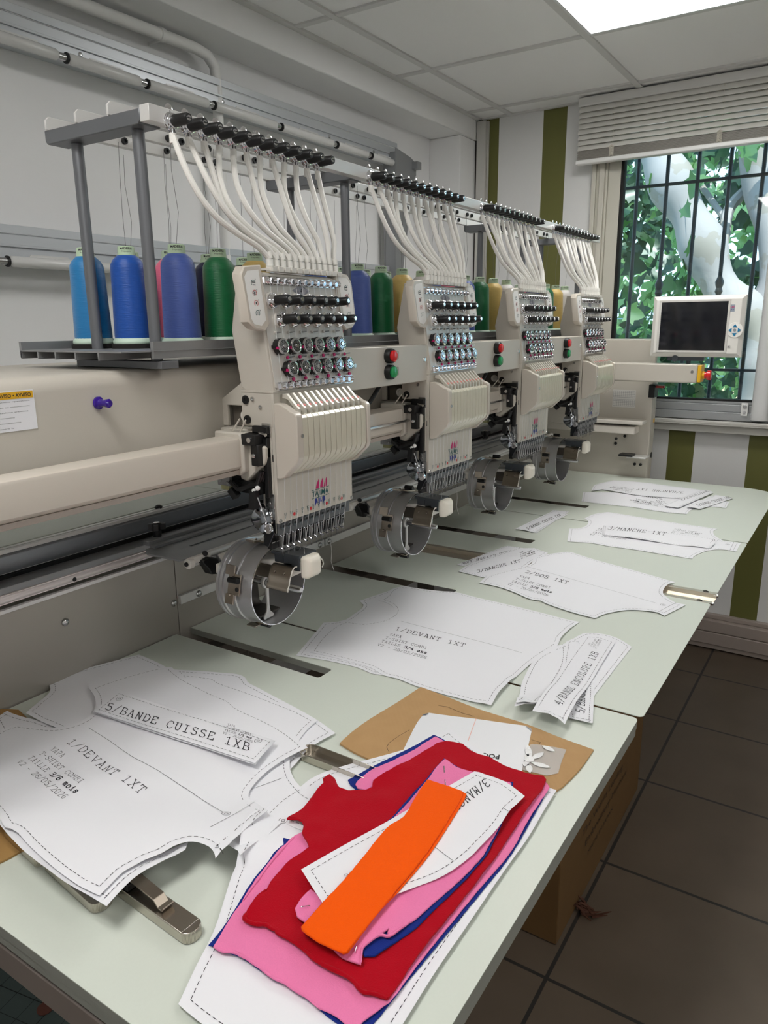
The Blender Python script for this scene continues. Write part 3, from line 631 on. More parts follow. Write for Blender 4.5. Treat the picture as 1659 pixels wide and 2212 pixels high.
for i in range(12):
    row, k = divmod(i, 6); z = 1.431 if row == 0 else 1.396
    o = Vector((fx(z), (.921 if row == 0 else .9365)+.0309*k, z))+NX*.0016; d = Vector((1, 0, .12))
    b = B(); b.k = 1; b.lathe([(.0132, 0), (.0132, .009), (.012, .010)], o, d, 24); b.box(o.x, o.x+.008, o.y-.016, o.y-.010, o.z-.002, o.z+.003)
    b.k = 0; b.lathe([(.0122, .010), (.0126, .0115), (.0122, .0130), (.0098, .0135), (.0094, .0128)], o, d, 24, cap=False); b.k = 1; b.lathe([(.0096, .0125), (.0096, .0129)], o, d, 24); b.k = 0
    b.lathe([(.0035, .0128), (.0030, .0150)], o, d, 12); u, w = b.frame(d)
    for q in range(16):
        a = 2*PI*q/16; e = u*math.cos(a)+w*math.sin(a); b.obox(o+d.normalized()*.0131+e*.0065, e*.0022, d.normalized()*.0003, (e.cross(d)).normalized()*.0005)
    b.k = 2; b.obox(o+Vector((.008, -.0118, -.001)), (.004, 0, 0), (0, .002, 0), (0, 0, .002))
    part(hd, 'tension_disc', b, [CHROME, BLACK, MAGENTA])
for row, z in ((0, 1.4535), (1, 1.4135), (2, 1.379)):
    for k in range(6):
        b = B(); yy = (.918, .934, .9405)[row]+.031*k; o = Vector((fx(z), yy, z))+NX*.0016
        b.k = 0; b.cyl(o, o+NX*.004, .0022, n=8); b.k = 1
        if row == 0: b.cyl(o+Vector((.004, 0, 0)), o+Vector((.006, .010, .001)), .0011, n=6)
        else:
            b.k = 2; b.cyl(o+NX*.004, o+NX*.007, .0028, n=8); b.k = 1
            if row == 1: b.cyl(o+Vector((.005, .003, .001)), o+Vector((.006, .016, .002)), .0011, n=6)
        part(hd, 'guide_pin', b, [CREAM, STEEL, MAGENTA])
b = B(); c = Vector((fx(1.5195), .999, 1.5195))+NX*.0022
for s in (-1, 1): b.add([c+Vector((0, s*.0035, 0))+US*.0085, c+Vector((0, s*.0035, 0))-US*.0085, c+Vector((0, s*.0235, 0)), c+Vector((0, s*.010, 0))+NX*.003], [(0, 3, 1), (0, 2, 3), (3, 2, 1)])
b.add([c+Vector((0, -.0035, 0))+US*.0085, c+Vector((0, .0035, 0))+US*.0085, c+Vector((0, .0035, 0))-US*.0085, c+Vector((0, -.0035, 0))-US*.0085], [(0, 1, 2, 3)])
npl = part(hd, 'number_plate', b, pm('diamond_grey', (150, 150, 158), .4))
def number_mesh(ch):
    b = B(); font(b, ch, c+Vector((.0009, -.0022, -.0045)), (0, 1, 0), US*.009, w=.0046); return b
hn = part(hd, 'head_number', number_mesh('4'), INK)
b = B()
for i in range(12):
    yy = .9165+.0157*i; b.tube([Vector((fx(1.53), yy, 1.53))+NX*.009, Vector((fx(1.375), yy-.004, 1.375))+NX*.006], .00035, 4)
    b.tube([Vector((-.788, yy-.006, 1.30)), Vector((-.7905, yy-.008, 1.15)), Vector((-.80, yy-.008, 1.095))], .00032, 4)
part(hd, 'threads', b, pm('white_thread', (225, 225, 225), .6))
# middle block and side plate
b = B(); b.box(-.862, -.795, L_-.0005, R_, 1.306, 1.360); part(hd, 'middle_housing', b, BEIGE, .0015)
for x, z, r in ((-.851, 1.348, .0072), (-.849, 1.316, .0072), (-.836, 1.350, .0036), (-.820, 1.338, .003)):
    b = B().lathe([(r, 0), (r, .002), (r*.5, .002), (r*.45, .0005)], (x, L_-.001, z), (0, -1, 0), 16); part(hd, 'side_screw', b, BLACK if r > .005 else STEEL)
# needle case: lower plate, side rail
b = B(); b.box(-.800, -.793, L_, R_, 1.146, 1.361); part(hd, 'needle_case_plate', b, BEIGE, .001)
part(hd, 'side_rail', B().box(-.823, -.800, L_-.001, L_+.010, 1.172, 1.306).box(-.815, -.801, L_, L_+.008, 1.128, 1.1721), BEIGE, .001)
part(hd, 'side_rail', B().box(-.823, -.801, R_-.01, R_, 1.15, 1.306), BEIGE, .001)
for q in ((-.818, -.800, 1.290, 1.312, -.812, 1.300), (-.818, -.798, 1.172, 1.196, -.808, 1.180)):
    part(hd, 'metal_tab', B().box(q[0], q[1], L_-.003, L_-.001, q[2], q[3]).cyl((q[4], L_-.004, q[5]), (q[4], L_-.0025, q[5]), .002, n=10), STEEL, .0005)
b = B()
for z in (1.158, 1.152, 1.162, 1.168): b.ball((-.806, L_-.004, z-.004), .0032, 8)
b.box(-.815, -.797, L_-.004, L_-.002, 1.13, 1.172); b.box(-.80, -.7975, L_-.001, L_, 1.25, 1.262); part(hd, 'bolt_cluster', b, STEEL)
# slatted take-up cover
prof = [(-.7915, 1.345), (-.778, 1.3445), (-.764, 1.338), (-.758, 1.334), (-.750, 1.332), (-.745, 1.327), (-.7445, 1.262), (-.748, 1.252), (-.775, 1.226), (-.783, 1.223), (-.7915, 1.223)]
sp_ = [(-.7915, 1.327), (-.752, 1.327), (-.747, 1.322), (-.7465, 1.262), (-.750, 1.252), (-.776, 1.229), (-.7915, 1.229)]
b = B(); b.prism(prof, 'y', L_-.002, .9085); b.prism(prof, 'y', 1.0885, 1.099); b.k = 1; b.box(-.7915, -.765, .9084, 1.0886, 1.246, 1.325)
cv = part(hd, 'takeup_cover', b, [BEIGE2, pm('cover_gap_shade', (92, 84, 72), .6)], .0018, seg=3)  # dark brown backing paints shade into the gaps between the slats
b = B()
for i in range(12):
    y0 = .9093+.0149*i; b.prism(sp_, 'y', y0, y0+.0136)
part(cv, 'slats', b, pm('slat_cream', (208, 203, 184), .16, coat=.3), .0008)
part(cv, 'screw', B().lathe([(.0032, 0), (.003, .0015)], (-.7445, .9045, 1.295), (1, 0, 0), 10), STEEL)
for i in range(12):
    y = .916+.0149*i; b = B()
    b.prism([(-.790, 1.358), (-.781, 1.359), (-.766, 1.344), (-.757, 1.336), (-.757, 1.326), (-.762, 1.326), (-.766, 1.336), (-.779, 1.350), (-.790, 1.352)], 'y', y-.0028, y+.0028)
    b.k = 1; n_ = 12; cc = Vector((-.7614+.002, y, 1.3412))
    b.lathe([(.0028, 0), (.0028, .0006), (.0015, .0006)], cc, (1, 0, 1), 12)
    part(hd, 'takeup_lever', b, [pm('satin_lever', (208, 203, 192), .3, metal=.15), pm('lever_red', (215, 120, 110), .5)], .0006)
# logo and needle marks
b = B(); X = -.7926
b.k = 0; font(b, 'TAJIMA', (X, .9835, 1.1735), (0, 1, .0), (0, .0015, .0098), w=.047, bold=True)
b.box(X-.0001, X, .983, 1.033, 1.1848, 1.1858); b.box(X-.0001, X, .983, 1.033, 1.1702, 1.1712)
b.k = 1
for i in range(3): yy = .995+.0112*i; b.add([(X, yy, 1.1865), (X, yy+.0085, 1.1865), (X, yy+.0105, 1.196), (X, yy+.009, 1.2035), (X, yy+.003, 1.195)], [(0, 1, 2, 3, 4)])
b.k = 2
for i in range(3): yy = .990+.0112*i; b.add([(X, yy, 1.1695), (X, yy+.0075, 1.1695), (X, yy+.010, 1.161), (X, yy+.006, 1.162), (X, yy+.001, 1.1545), (X, yy+.0005, 1.161)], [(0, 1, 2, 3, 4, 5)])
part(hd, 'logo', b, [TEAL, MAGENTA, NAVY])
b = B()
for i in range(12):
    yy = .912+.0150*i; b.k = 0; z = 1.161
    for (p, q) in (((yy-.0028, z), (yy+.0028, z)), ((yy-.0028, z), (yy, z-.009)), ((yy+.0028, z), (yy, z-.009))):
        d = Vector((0, q[0]-p[0], q[1]-p[1])); n_ = Vector((0, -d.z, d.y)).normalized()*.0003; a = Vector((X, p[0], p[1])); e = Vector((X, q[0], q[1])); b.add([a+n_, a-n_, e-n_, e+n_], [(0, 1, 2, 3)])
    font(b, str(12-i), (X, yy-.0014, z-.0045), (0, 1, 0), (0, 0, .0032), w=.0026)
    if i in (1, 4, 7, 10): b.k = 1; b.lathe([(.0032, 0), (.0032, .0002)], (X, yy+.0078, z-.006), (1, 0, 0), 12)
part(hd, 'needle_marks', b, [TEAL, REDI])
for y in (.899, 1.101): part(hd, 'corner_screw', B().lathe([(.0036, 0), (.003, .002)], (-.793, y, 1.1505), (1, 0, 0), 12), STEEL)
# chrome needle clamps, presser feet, needles
b = B(); b.box(-.806, -.799, .898, 1.102, 1.124, 1.145)
b.k = 1
for i in range(12):
    y = .9115+.0152*i; b.k = 0
    for r_, w in ((.0062, 0), (.0040, 1)):
        P = [Vector((-.7975, y+.001+r_*.9*math.cos(t)+(0.0 if math.cos(t) > 0 else -.001), 1.1375+r_*.72*math.sin(t))) for t in [2*PI*j/12 for j in range(13)]]; b.tube(P, .0005, 4, cap=False)
    b.k = 1; b.box(-.7988, -.7980, y-.004, y+.004, 1.1355, 1.1395)
part(hd, 'needle_clamps', b, [pm('clamp_steel', (120, 122, 126), .3, metal=.9), BLACK])
for i in range(12):
    y = .909+.0153*i; b = B(); b.box(-.808, -.803, y-.0024, y+.0024, 1.099, 1.134); b.box(-.801, -.799, y-.0017, y+.0017, 1.102, 1.124)
    b.lathe([(.0034, 0), (.0034, .0012), (.0015, .0012)], (-.799, y+.001, 1.097), (0, 0, 1), 10); b.cyl((-.805, y, 1.101), (-.799, y+.001, 1.0975), .0014, n=6)
    b.tube([(-.803, y+.0035, 1.126), (-.798, y+.0045, 1.122), (-.798, y-.0035, 1.122), (-.803, y-.0035, 1.126)], .0008, 5); b.cyl((-.800, y+.001, 1.116), (-.800, y+.001, 1.086), .0005, n=5)
    part(hd, 'presser_foot', b, pm('dark_chrome', (165, 165, 170), .18, metal=1))
b = B(); b.box(-.822, -.812, L_+.002, R_-.002, 1.098, 1.128); b.k = 1; b.box(-.823, -.811, L_+.002, R_-.002, 1.109, 1.111); b.box(-.823, -.811, L_+.002, R_-.002, 1.119, 1.120)
part(hd, 'retainer_bar', b, [BLACK, STEEL], .0006)
b = B(); b.tube([(-.800, .965, 1.09), (-.798, .967, 1.06), (-.800, .972, 1.045), (-.797, .974, 1.03)], .0003, 4); b.tube([(-.80, 1.04, 1.09), (-.798, 1.043, 1.06), (-.799, 1.041, 1.04), (-.796, 1.046, 1.02)], .0003, 4)
part(hd, 'loose_thread', b, pm('loose', (205, 205, 205), .6))
# curved needle guard with pivot arm on the left side
b = B(); GP = [(-.821, 1.180), (-.833, 1.172), (-.8445, 1.158), (-.8455, 1.147), (-.8385, 1.137), (-.829, 1.131), (-.818, 1.126), (-.806, 1.138), (-.803, 1.154), (-.811, 1.170)]
gc = Vector((-.824, 0, 1.152)); rs = []
for k_, yy in ((1.0, .888), (.93, .883), (.75, .8785), (.5, .876), (.25, .875), (.02, .875)):
    rs.append([Vector((gc.x+(x-gc.x)*k_+(.006*(1-k_)), yy, gc.z+(z-gc.z)*k_)) for x, z in GP])
b.rings(rs, cap=False); b.rings([[p+Vector((0, .0012, 0)) for p in r_] for r_ in rs[::-1]], cap=False)
ng = part(hd, 'needle_guard', b, pm('mirror_steel', (150, 154, 160), .06, metal=1), ang=70)
b = B(); b.lathe([(.0085, 0), (.0085, .004), (.0075, .004), (.0072, .002), (.0045, .002), (.0045, .005)], (-.801, .880, 1.141), (0, -1, 0), 20); part(ng, 'pivot', b, CHROME)
b = B(); b.prism([(-.823, 1.150), (-.800, 1.150), (-.792, 1.134), (-.806, 1.108), (-.817, 1.110), (-.812, 1.126)], 'y', .8805, .8825); part(ng, 'pivot_arm', b, pm('guard_dark', (60, 62, 66), .3, metal=.9), .0006)
# beige arm collar around the tube, gusset to the beam
b = B(); b.prism([(-.902, 1.226), (-.848, 1.226), (-.838, 1.234), (-.838, 1.288), (-.846, 1.297), (-.902, 1.297)], 'y', .868, .90)
b.prism([(-.86, 1.218), (-.845, 1.214), (-.805, 1.248), (-.803, 1.258), (-.803, 1.276), (-.818, 1.278), (-.824, 1.284), (-.826, 1.296), (-.86, 1.296)], 'y', .880, 1.06)
b.box(-.925, -.855, .905, 1.06, 1.224, 1.297)
part(hd, 'arm_collar', b, BEIGE, .003)
b = B(); b.prism([(-.931, 1.298), (-.931, 1.345), (-.918, 1.352), (-.878, 1.376), (-.855, 1.386), (-.855, 1.352), (-.881, 1.334), (-.919, 1.334), (-.919, 1.298)], 'y', .919, .926)
b.box(-.931, -.870, .926, 1.06, 1.334, 1.345); b.box(-.931, -.855, 1.05, 1.065, 1.298, 1.378); b.prism([(-.93, 1.334), (-.93, 1.347), (-.878, 1.376), (-.858, 1.384), (-.858, 1.334)], 'y', .926, 1.05)
b.obox((-.862, .878, 1.306), (.011, 0, .013), (0, .0015, 0), (-.0012, 0, .001)); b.obox((-.846, .878, 1.306), (.008, 0, .012), (0, .0015, 0), (-.0012, 0, .001))
part(hd, 'gusset', b, BEIGE, .002)
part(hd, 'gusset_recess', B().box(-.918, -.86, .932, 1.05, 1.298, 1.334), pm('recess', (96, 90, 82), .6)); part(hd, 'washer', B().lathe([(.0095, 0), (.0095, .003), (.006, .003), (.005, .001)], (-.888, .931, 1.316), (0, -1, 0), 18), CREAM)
b = B(); b.box(-.842, -.812, .868, .892, 1.278, 1.296); b.box(-.824, -.808, .87, .89, 1.245, 1.28); b.box(-.833, -.801, .885, .893, 1.296, 1.308); b.box(-.812, -.803, .886, .896, 1.19, 1.29)
part(hd, 'clamp_block', b, BLACK, .0015)
b = B(); b.lathe([(.0045, 0), (.0045, .002), (.002, .002)], (-.824, .868, 1.287), (0, -1, 0), 12); b.cyl((-.815, .884, 1.297), (-.801, .882, 1.295), .003, n=10); b.lathe([(.004, 0), (.003, .002)], (-.818, .869, 1.262), (0, -1, 0), 12); part(hd, 'clamp_screws', b, STEEL)
b = B(); random.seed(3)
for k in range(9):
    y0 = .872+.012*k*.5; b.tube([(-.872+.004*random.random(), y0-.006, 1.212+.006*random.random()), (-.856, y0-.004, 1.200+.008*random.random()), (-.836, y0, 1.204+.008*random.random()), (-.820, y0+.004, 1.214), (-.812, y0+.006, 1.235)], .0035, 7)
b.box(-.868, -.815, .878, 1.05, 1.196, 1.216); b.obox((-.864, .868, 1.196), (.006, 0, -.006), (0, .006, 0), (.004, 0, .004)); b.obox((-.826, .874, 1.188), (.006, 0, .0), (0, .006, 0), (.002, 0, .016)); b.box(-.885, -.866, .885, .95, 1.206, 1.232)
part(hd, 'cable_bundle', b, BLACK)
b = B(); b.box(-.905, -.877, .872, .878, 1.205, 1.228); b.lathe([(.0035, 0), (.003, .002)], (-.899, .872, 1.213), (0, -1, 0), 10); b.lathe([(.0035, 0), (.003, .002)], (-.882, .872, 1.210), (0, -1, 0), 10); part(hd, 'trimmer_bracket', b, ALUD, .0008)
part(hd, 'inner_column', B().box(-.83, -.805, .90, .94, 1.15, 1.21), ALUD, .0008); part(hd, 'control_wire', B().cyl((-.823, .876, 1.199), (-.806, .880, 1.150), .0014, n=6), STEEL)
b = B(); b.box(-.898, -.880, .873, .886, 1.198, 1.206); part(hd, 'felt_pad', b, pm('olive_felt', (150, 150, 110), .8)); b = B(); b.ball((-.823, .872, 1.203), .0045, 8); b.ball((-.817, .874, 1.208), .0045, 8); part(hd, 'white_caps', b, WHITE)
# thread hoses
HPA = [(0, 0), (.02, .27), (.10, .48), (.27, .66), (.55, .79), (.82, .88), (.95, .955), (1, 1)]
HPB = [(0, 0), (0, .28), (.02, .48), (.12, .64), (.34, .76), (.62, .83), (.90, .91), (1, 1)]
def cat(pts, n=4):
    o = []; P = [pts[0]]+pts+[pts[-1]]
    for i in range(1, len(P)-2):
        for k in range(n):
            t = k/n; a, b_, c_, d = P[i-1], P[i], P[i+1], P[i+2]
            o.append(tuple(.5*((2*b_[j])+(-a[j]+c_[j])*t+(2*a[j]-5*b_[j]+4*c_[j]-d[j])*t*t+(-a[j]+3*b_[j]-3*c_[j]+d[j])*t**3) for j in range(len(b_))))
    return o+[pts[-1]]
random.seed(5)
for i in range(12):
    y0 = .798+.0301*i; y1 = .934+.0157*i; x0 = -.872; x1 = fx(1.56)-.001; sag = (-.022 if i in (3, 4, 6, 8, 9) else -.006 if i > 4 else .0)
    pts = []
    for u, v in (HPA if i < 2 else HPB):
        s_ = math.sin(PI*min(1, v*1.3)) if v < .77 else 0
        bow = .005*math.sin(PI*v)
        pts.append((x0+(x1-x0)*v+bow+.004*math.sin(i*2.1)*math.sin(PI*v), y0+(y1-y0)*u+sag*s_, 1.727-(1.727-1.566)*v+(.004*math.sin(i*1.7)*math.sin(PI*v))))
    b = B(); b.tube(cat(pts, 4), .0046, 9); b.cyl((x0, y0, 1.729), (x0, y0, 1.716), .0052, n=10)
    for k in range(2): b.cyl((x1, y1, 1.556+.011*k), (x1-.001*k, y1-.0006*k, 1.566+.011*k), .0060-.0005*k, n=10)
    part(hd, 'thread_hose', b, HOSE)
# cylinder arm under the needles
yc = .9725
b = B(); b.prism([(-1.0, 1.028), (-.822, 1.030), (-.815, 1.036), (-.815, 1.060), (-1.0, 1.046)], 'y', yc-.022, yc+.022); am = part(hd, 'cylinder_arm', b, CREAM, .003)
b = B(); b.rings([[Vector((x, yc+sx*w, 1.0525+sz*h)) for sx, sz in ((-1, -1), (1, -1), (1, 1), (-1, 1))] for x, w, h in ((-.800, .0205, .0205), (-.786, .0195, .0195), (-.778, .0130, .0135))]); part(am, 'end_cap', b, pm('cap_cream', (232, 226, 212), .4), .005, seg=3)
b = B(); b.box(-.862, -.797, yc-.0235, yc+.0235, 1.0700, 1.0745); b.box(-.835, -.80, yc-.022, yc-.019, 1.046, 1.070); b.box(-.855, -.835, yc-.023, yc-.019, 1.056, 1.070); b.k = 1; b.box(-.862, -.838, yc-.018, yc+.018, 1.0745, 1.0752); b.k = 2; b.lathe([(.0016, 0), (.0016, .0003)], (-.850, yc, 1.0752), (0, 0, 1), 10)
b.lathe([(.0035, 0), (.0030, .0006)], (-.826, yc+.006, 1.0745), (0, 0, 1), 12)
part(am, 'needle_plate', b, [GREYD, pm('plate_light', (150, 154, 158), .3, metal=.7), BLACK], .0006)
for s in (-1, 1):
    b = B(); y0 = yc+s*.0245
    pf = [(0, 1.055), (.006, 1.056), (.013, 1.051), (.021, 1.034), (.0225, 1.027), (.026, 1.022), (.0275, 1.016)] if s < 0 else [(0, 1.054), (.007, 1.060), (.016, 1.056), (.024, 1.047), (.026, 1.040), (.022, 1.034)]
    t_ = .0012; top = [(y0+s*u, z) for u, z in pf]; bot = [(y0+s*(u-t_), z-t_) for u, z in pf][::-1]
    b.prism(top+bot, 'x', -.852, -.803); b.box(-.97, -.852, y0-.001*s-.0006, y0+.0006, 1.022, 1.048)
    for x in (-.842, -.820): b.lathe([(.003, 0), (.0025, .0012)], (x, y0+s*.0165, 1.045), (0, s*.9, .5), 10)
    pc = part(am, 'bronze_bracket', b, BRONZE, ang=50)
    b = B(); b.tube([(-.803, y0+s*u, z) for u, z in pf], .0011, 6); part(pc, 'bright_edge', b, CREAM)
index_children()
HL = ['nearest embroidery head, numbered 4, in front of the first group of cones', 'second embroidery head from the near end, right of the first red and green buttons',
      'third embroidery head, its cover reflecting the window', 'farthest embroidery head, left of the control monitor']
hd['label'] = HL[0]
for k in range(1, 4):
    c_ = copy_tree(hd); c_.location.y += .5*k; c_['label'] = HL[k]
    for q in c_.children:
        if q.name.startswith('head_number'):
            me = number_mesh(str(4-k)); m2 = bpy.data.meshes.new('head_number'); m2.from_pydata([v-ORG[hd] for v in me.v], [], me.f); m2.materials.append(INK); q.data = m2
# ------------------------------------------------------------------ cap frame drivers
cf = thing('cap_frame', (-.92, .972, .93), 'x', 'cap frame', 'round cap frames under the heads')
cy, cz, rr = .972, 1.002, .0735
RING = pm('ring_alu', (196, 196, 198), .3, metal=.75, bump=.03, scale=60)
b = B(); n_ = 48
def tube_ring(b, prof):
    rs = []
    for r, x in prof: rs.append([Vector((x, cy+r*math.cos(2*PI*i/n_), cz+r*math.sin(2*PI*i/n_))) for i in range(n_)])
    b.rings(rs+[rs[0]], cap=False)
tube_ring(b, [(rr, -.868), (rr+.0012, -.8685), (rr+.0012, -.905), (rr+.0035, -.906), (rr+.0035, -.909), (rr+.0012, -.910), (rr+.0012, -.935), (rr+.004, -.936), (rr+.004, -.940), (rr+.0015, -.941), (rr+.0015, -.945), (rr+.004, -.946), (rr+.004, -.951), (rr, -.952)])
part(cf, 'ring', b, RING)
b = B(); tube_ring(b, [(rr-.0002, -.8675), (rr+.0014, -.8675), (rr+.0014, -.869), (rr-.0002, -.869)]); part(cf, 'bright_rim', b, CHROME)
def clip(a):
    d = Vector((0, math.cos(a), math.sin(a))); t_ = Vector((0, -math.sin(a), math.cos(a))); c = Vector((0, cy, cz))+d*(rr+.004)
    b = B(); b.obox(c+Vector((-.905, 0, 0)), (.014, 0, 0), t_*.019, d*.0015); b.obox(c+Vector((-.912, 0, 0))+t_*.027+d*.001, (.010, 0, 0), t_*.009, d*.002); b.obox(c+Vector((-.916, 0, 0))-t_*.025+d*.002, (.011, 0, 0), t_*.009, d*.0012)
    b.lathe([(.003, 0), (.002, .002)], c+Vector((-.912, 0, 0))+t_*.02+d*.003, d, 10); b.k = 1; b.cyl(c+Vector((-.914, 0, 0))+d*.006-t_*.008, c+Vector((-.892, 0, 0))+d*.006-t_*.008, .0055, n=12); b.lathe([(.004, 0), (.004, .001)], c+Vector((-.897, 0, 0))+t_*.008+d*.0015, d, 12)
    part(cf, 'clip', b, [BRONZE, BLACK], .0006)
for a in (PI*.93, PI*.45, PI*1.52): clip(a)
b = B(); b.prism([(cy-.035, cz-.062), (cy+.035, cz-.062), (cy+.028, cz-.052), (cy+.024, cz+.0), (cy+.06, cz+.02), (cy+.05, cz+.03), (cy-.05, cz+.03), (cy-.065, cz+.02), (cy-.024, cz+.0), (cy-.028, cz-.05)], 'x', -.948, -.944); b.prism([(cy-.036, cz-.066), (cy+.036, cz-.066), (cy+.036, cz-.062), (cy-.036, cz-.062)], 'x', -.95, -.90)
part(cf, 'inner_plate', b, pm('inner_dark', (95, 92, 88), .35, metal=.9), .001)
b = B(); hy, hz = cy-.0, cz; b.lathe([(.0125, 0), (.0125, .006), (.008, .006), (.0075, .001)], (-.902, hy, hz), (1, 0, 0), 20); b.prism([(cy-.0035, cz-.010), (cy+.0035, cz-.010), (cy+.003, cz-.045), (cy+.005, cz-.058), (cy+.014, cz-.066), (cy+.012, cz-.071), (cy-.012, cz-.071), (cy-.012, cz-.066), (cy-.005, cz-.058), (cy-.003, cz-.045)], 'x', -.90, -.896)
part(cf, 'spoke', b, ALU, .0008)
part(cf, 'guide_rod', B().lathe([(.0065, 0), (.0065, .180), (.0045, .185)], (-1.0, hy, hz), (1, 0, 0), 16), STEEL)
b = B(); b.box(-.965, -.940, cy-.062, cy-.036, cz+.022, cz+.042); part(cf, 'nylon_block', b, CREAM, .003)
for z in (cz+.024, cz+.034): part(cf, 'block_screw', B().lathe([(.0035, 0), (.003, .002)], (-.940, cy-.042, z+.003), (1, 0, 0), 12), STEEL)
b = B(); b.prism([(.906, 1.046), (.920, 1.049), (.945, 1.040), (.947, 1.029), (.940, 1.010), (.926, 1.013), (.918, 1.028), (.907, 1.040)], 'x', -1.012, -.992); part(cf, 'black_foot', b, BLACK, .002)
b = B(); b.cyl((-1.0, .942, 1.018), (-.955, .944, 1.012), .0055, n=12); part(cf, 'pivot_rod', b, STEEL); b = B(); b.prism([(-1.02, 1.045), (-1.0, 1.045), (-.955, cz+.0), (-.955, cz-.02), (-.965, cz-.02)], 'y', .950, .954); part(cf, 'support_bracket', b, ALUD, .001)
index_children()
CL = ['round cap frame hanging below the nearest head', 'round cap frame hanging below the second head', 'round cap frame hanging below the third head', 'round cap frame hanging below the farthest head']
cf['label'] = CL[0]
for k in range(1, 4): c_ = copy_tree(cf); c_.location.y += .5*k; c_['label'] = CL[k]
# carriage plate carrying the frames
cg = thing('frame_carriage', (-1.07, 1.7, 1.04), 'long aluminium carriage plate with black star knobs along the machine bed', 'carriage')
b = B(); b.prism([(-1.105, .872), (-1.022, .876), (-1.012, .90), (-1.012, 2.72), (-1.13, 2.72), (-1.13, .89)], 'z', 1.047, 1.0505); b.box(-1.13, -1.115, .90, 2.72, 1.0505, 1.056); b.box(-1.075, -1.070, .95, 2.72, 1.0505, 1.0525)
part(cg, 'plate', b, ALUD, .0006)
b = B(); b.tube([(-1.006, .925, 1.050), (-1.006, 2.72, 1.050)], .0065, 12); b.box(-1.014, -1.004, .90, 2.72, 1.036, 1.043); part(cg, 'front_rail', b, ALU)
part(cg, 'rear_strip', B().box(-1.150, -1.131, .9, 2.72, 1.0525, 1.062), ALUD, .001)
for k in range(4):
    yy = .5*k
    b = B(); c = Vector((-1.150, .937+yy, 1.056)); b.cyl(c, c+Vector((0, 0, .022)), .0085, n=14)
    for a in range(4): t_ = PI/4+a*PI/2; b.obox(c+Vector((.010*math.cos(t_), .010*math.sin(t_), .026)), (.007*math.cos(t_), .007*math.sin(t_), 0), (-.005*math.sin(t_), .005*math.cos(t_), 0), (0, 0, .006))
    b.cyl(c+Vector((0, 0, .018)), c+Vector((0, 0, .033)), .009, n=14); b.k = 1; b.cyl(c+Vector((0, 0, .033)), c+Vector((0, 0, .0345)), .0065, n=14); part(cg, 'star_knob', b, [BLACK, STEEL], .002)
    b = B(); c = Vector((-1.003, .878+yy, 1.045)); b.lathe([(.0095, 0), (.0095, .012)], c, (0, 1, 0), 20); b.obox(c+Vector((0, .03, .004)), (.004, 0, 0), (0, .025, 0), (0, 0, .006)); b.k = 1; b.lathe([(.0045, -.004), (.0045, 0)], c, (0, 1, 0), 10); b.lathe([(.005, 0), (.005, .008)], c+Vector((.004, .040, .012)), (1, -.6, 0), 10); part(cg, 'roller', b, [CREAM, BLACK], .001)
# ------------------------------------------------------------------ tables
TZ = .842; XE = -.2435; XBK = -1.155
def rounded(cx, cy_, r, a0, a1, n=6): return [(cx+r*math.cos(a0+(a1-a0)*i/n), cy_+r*math.sin(a0+(a1-a0)*i/n)) for i in range(n+1)]
def table(name, poly, lab):
    b = B(); b.prism(poly, 'z', TZ-.0012, TZ); t = thing(name, (-.7, sum(p[1] for p in poly)/len(poly), TZ-.03), lab, 'table', 'pale green table panels in front of the machine')
    part(t, 'table_surface', b, TABLE)
    b = B(); b.prism(poly, 'z', TZ-.014, TZ-.0013); xe = max(p[0] for p in poly); ys = [p[1] for p in poly]; b.box(xe-.014, xe-.0004, min(ys)+.012, max(ys)-(.012 if max(ys) < 3 else .11), TZ-.025, TZ-.0138)
    if min(ys) < .4: b.box(-1.15, xe-.012, min(ys)+.0004, min(ys)+.014, TZ-.025, TZ-.0138); part(t, 'table_edge', b, TABLEE); return t
r = .009
def slotpoly(y0, y1, xs, back, right, sl, nr=r, fr_=r, extra=None):
    a = [(back, y0)]+rounded(right-nr, y0+nr, nr, -PI/2, 0)
    a += (rounded(right-fr_, y1-fr_, fr_, 0, PI/2)) if extra is None else extra
    a += [(back, y1), (back, sl+.041)]
    a += rounded(xs-.006, sl+.041-.006, .006, PI/2, 0)+rounded(xs-.006, sl+.006, .006, 0, -PI/2)+[(back, sl)]
    return a
t1 = table('machine_table', slotpoly(.327, 1.1275, -.776, -1.152, -.2485, .965), 'nearest pale green table panel, under the coloured fabrics and papers')
part(t1, 'side_apron', B().box(-1.15, -.26, .328, .345, .775, .811), pm('apron', (120, 110, 104), .5), .002)
table('machine_table', slotpoly(1.1345, 1.728, -.776, -1.152, XE, 1.465), 'second pale green table panel, under the 3/4 ans front pattern piece')
table('machine_table', slotpoly(1.812, 2.288, -.776, -1.152, XE, 1.965, nr=.003), 'third pale green table panel, beyond the metal channel')
table('machine_table', slotpoly(2.294, 3.095, -.776, -1.30, XE, 2.465, nr=.003, extra=rounded(XE-.135, 3.095-.10, 0, 0, .1, 1) and [(XE-.135+.135*math.cos(t), 2.995+.10*math.sin(t)) for t in [PI/2*i/10 for i in range(11)]]), 'farthest pale green table panel with a rounded corner')
ch = thing('channel', (-.7, 1.77, .8), 'bright metal channel bridging the gap between two table panels', 'channel')
b = B(); b.prism([(1.729, .8424), (1.729, .8415), (1.742, .8415), (1.744, .831), (1.796, .831), (1.798, .8415), (1.811, .8415), (1.811, .8424), (1.797, .8424), (1.795, .8325), (1.745, .8325), (1.743, .8424)], 'x', -1.15, -.2435)
part(ch, 'channel_body', b, pm('channel_steel', (236, 226, 210), .3, metal=.9), .0004)
b = B()
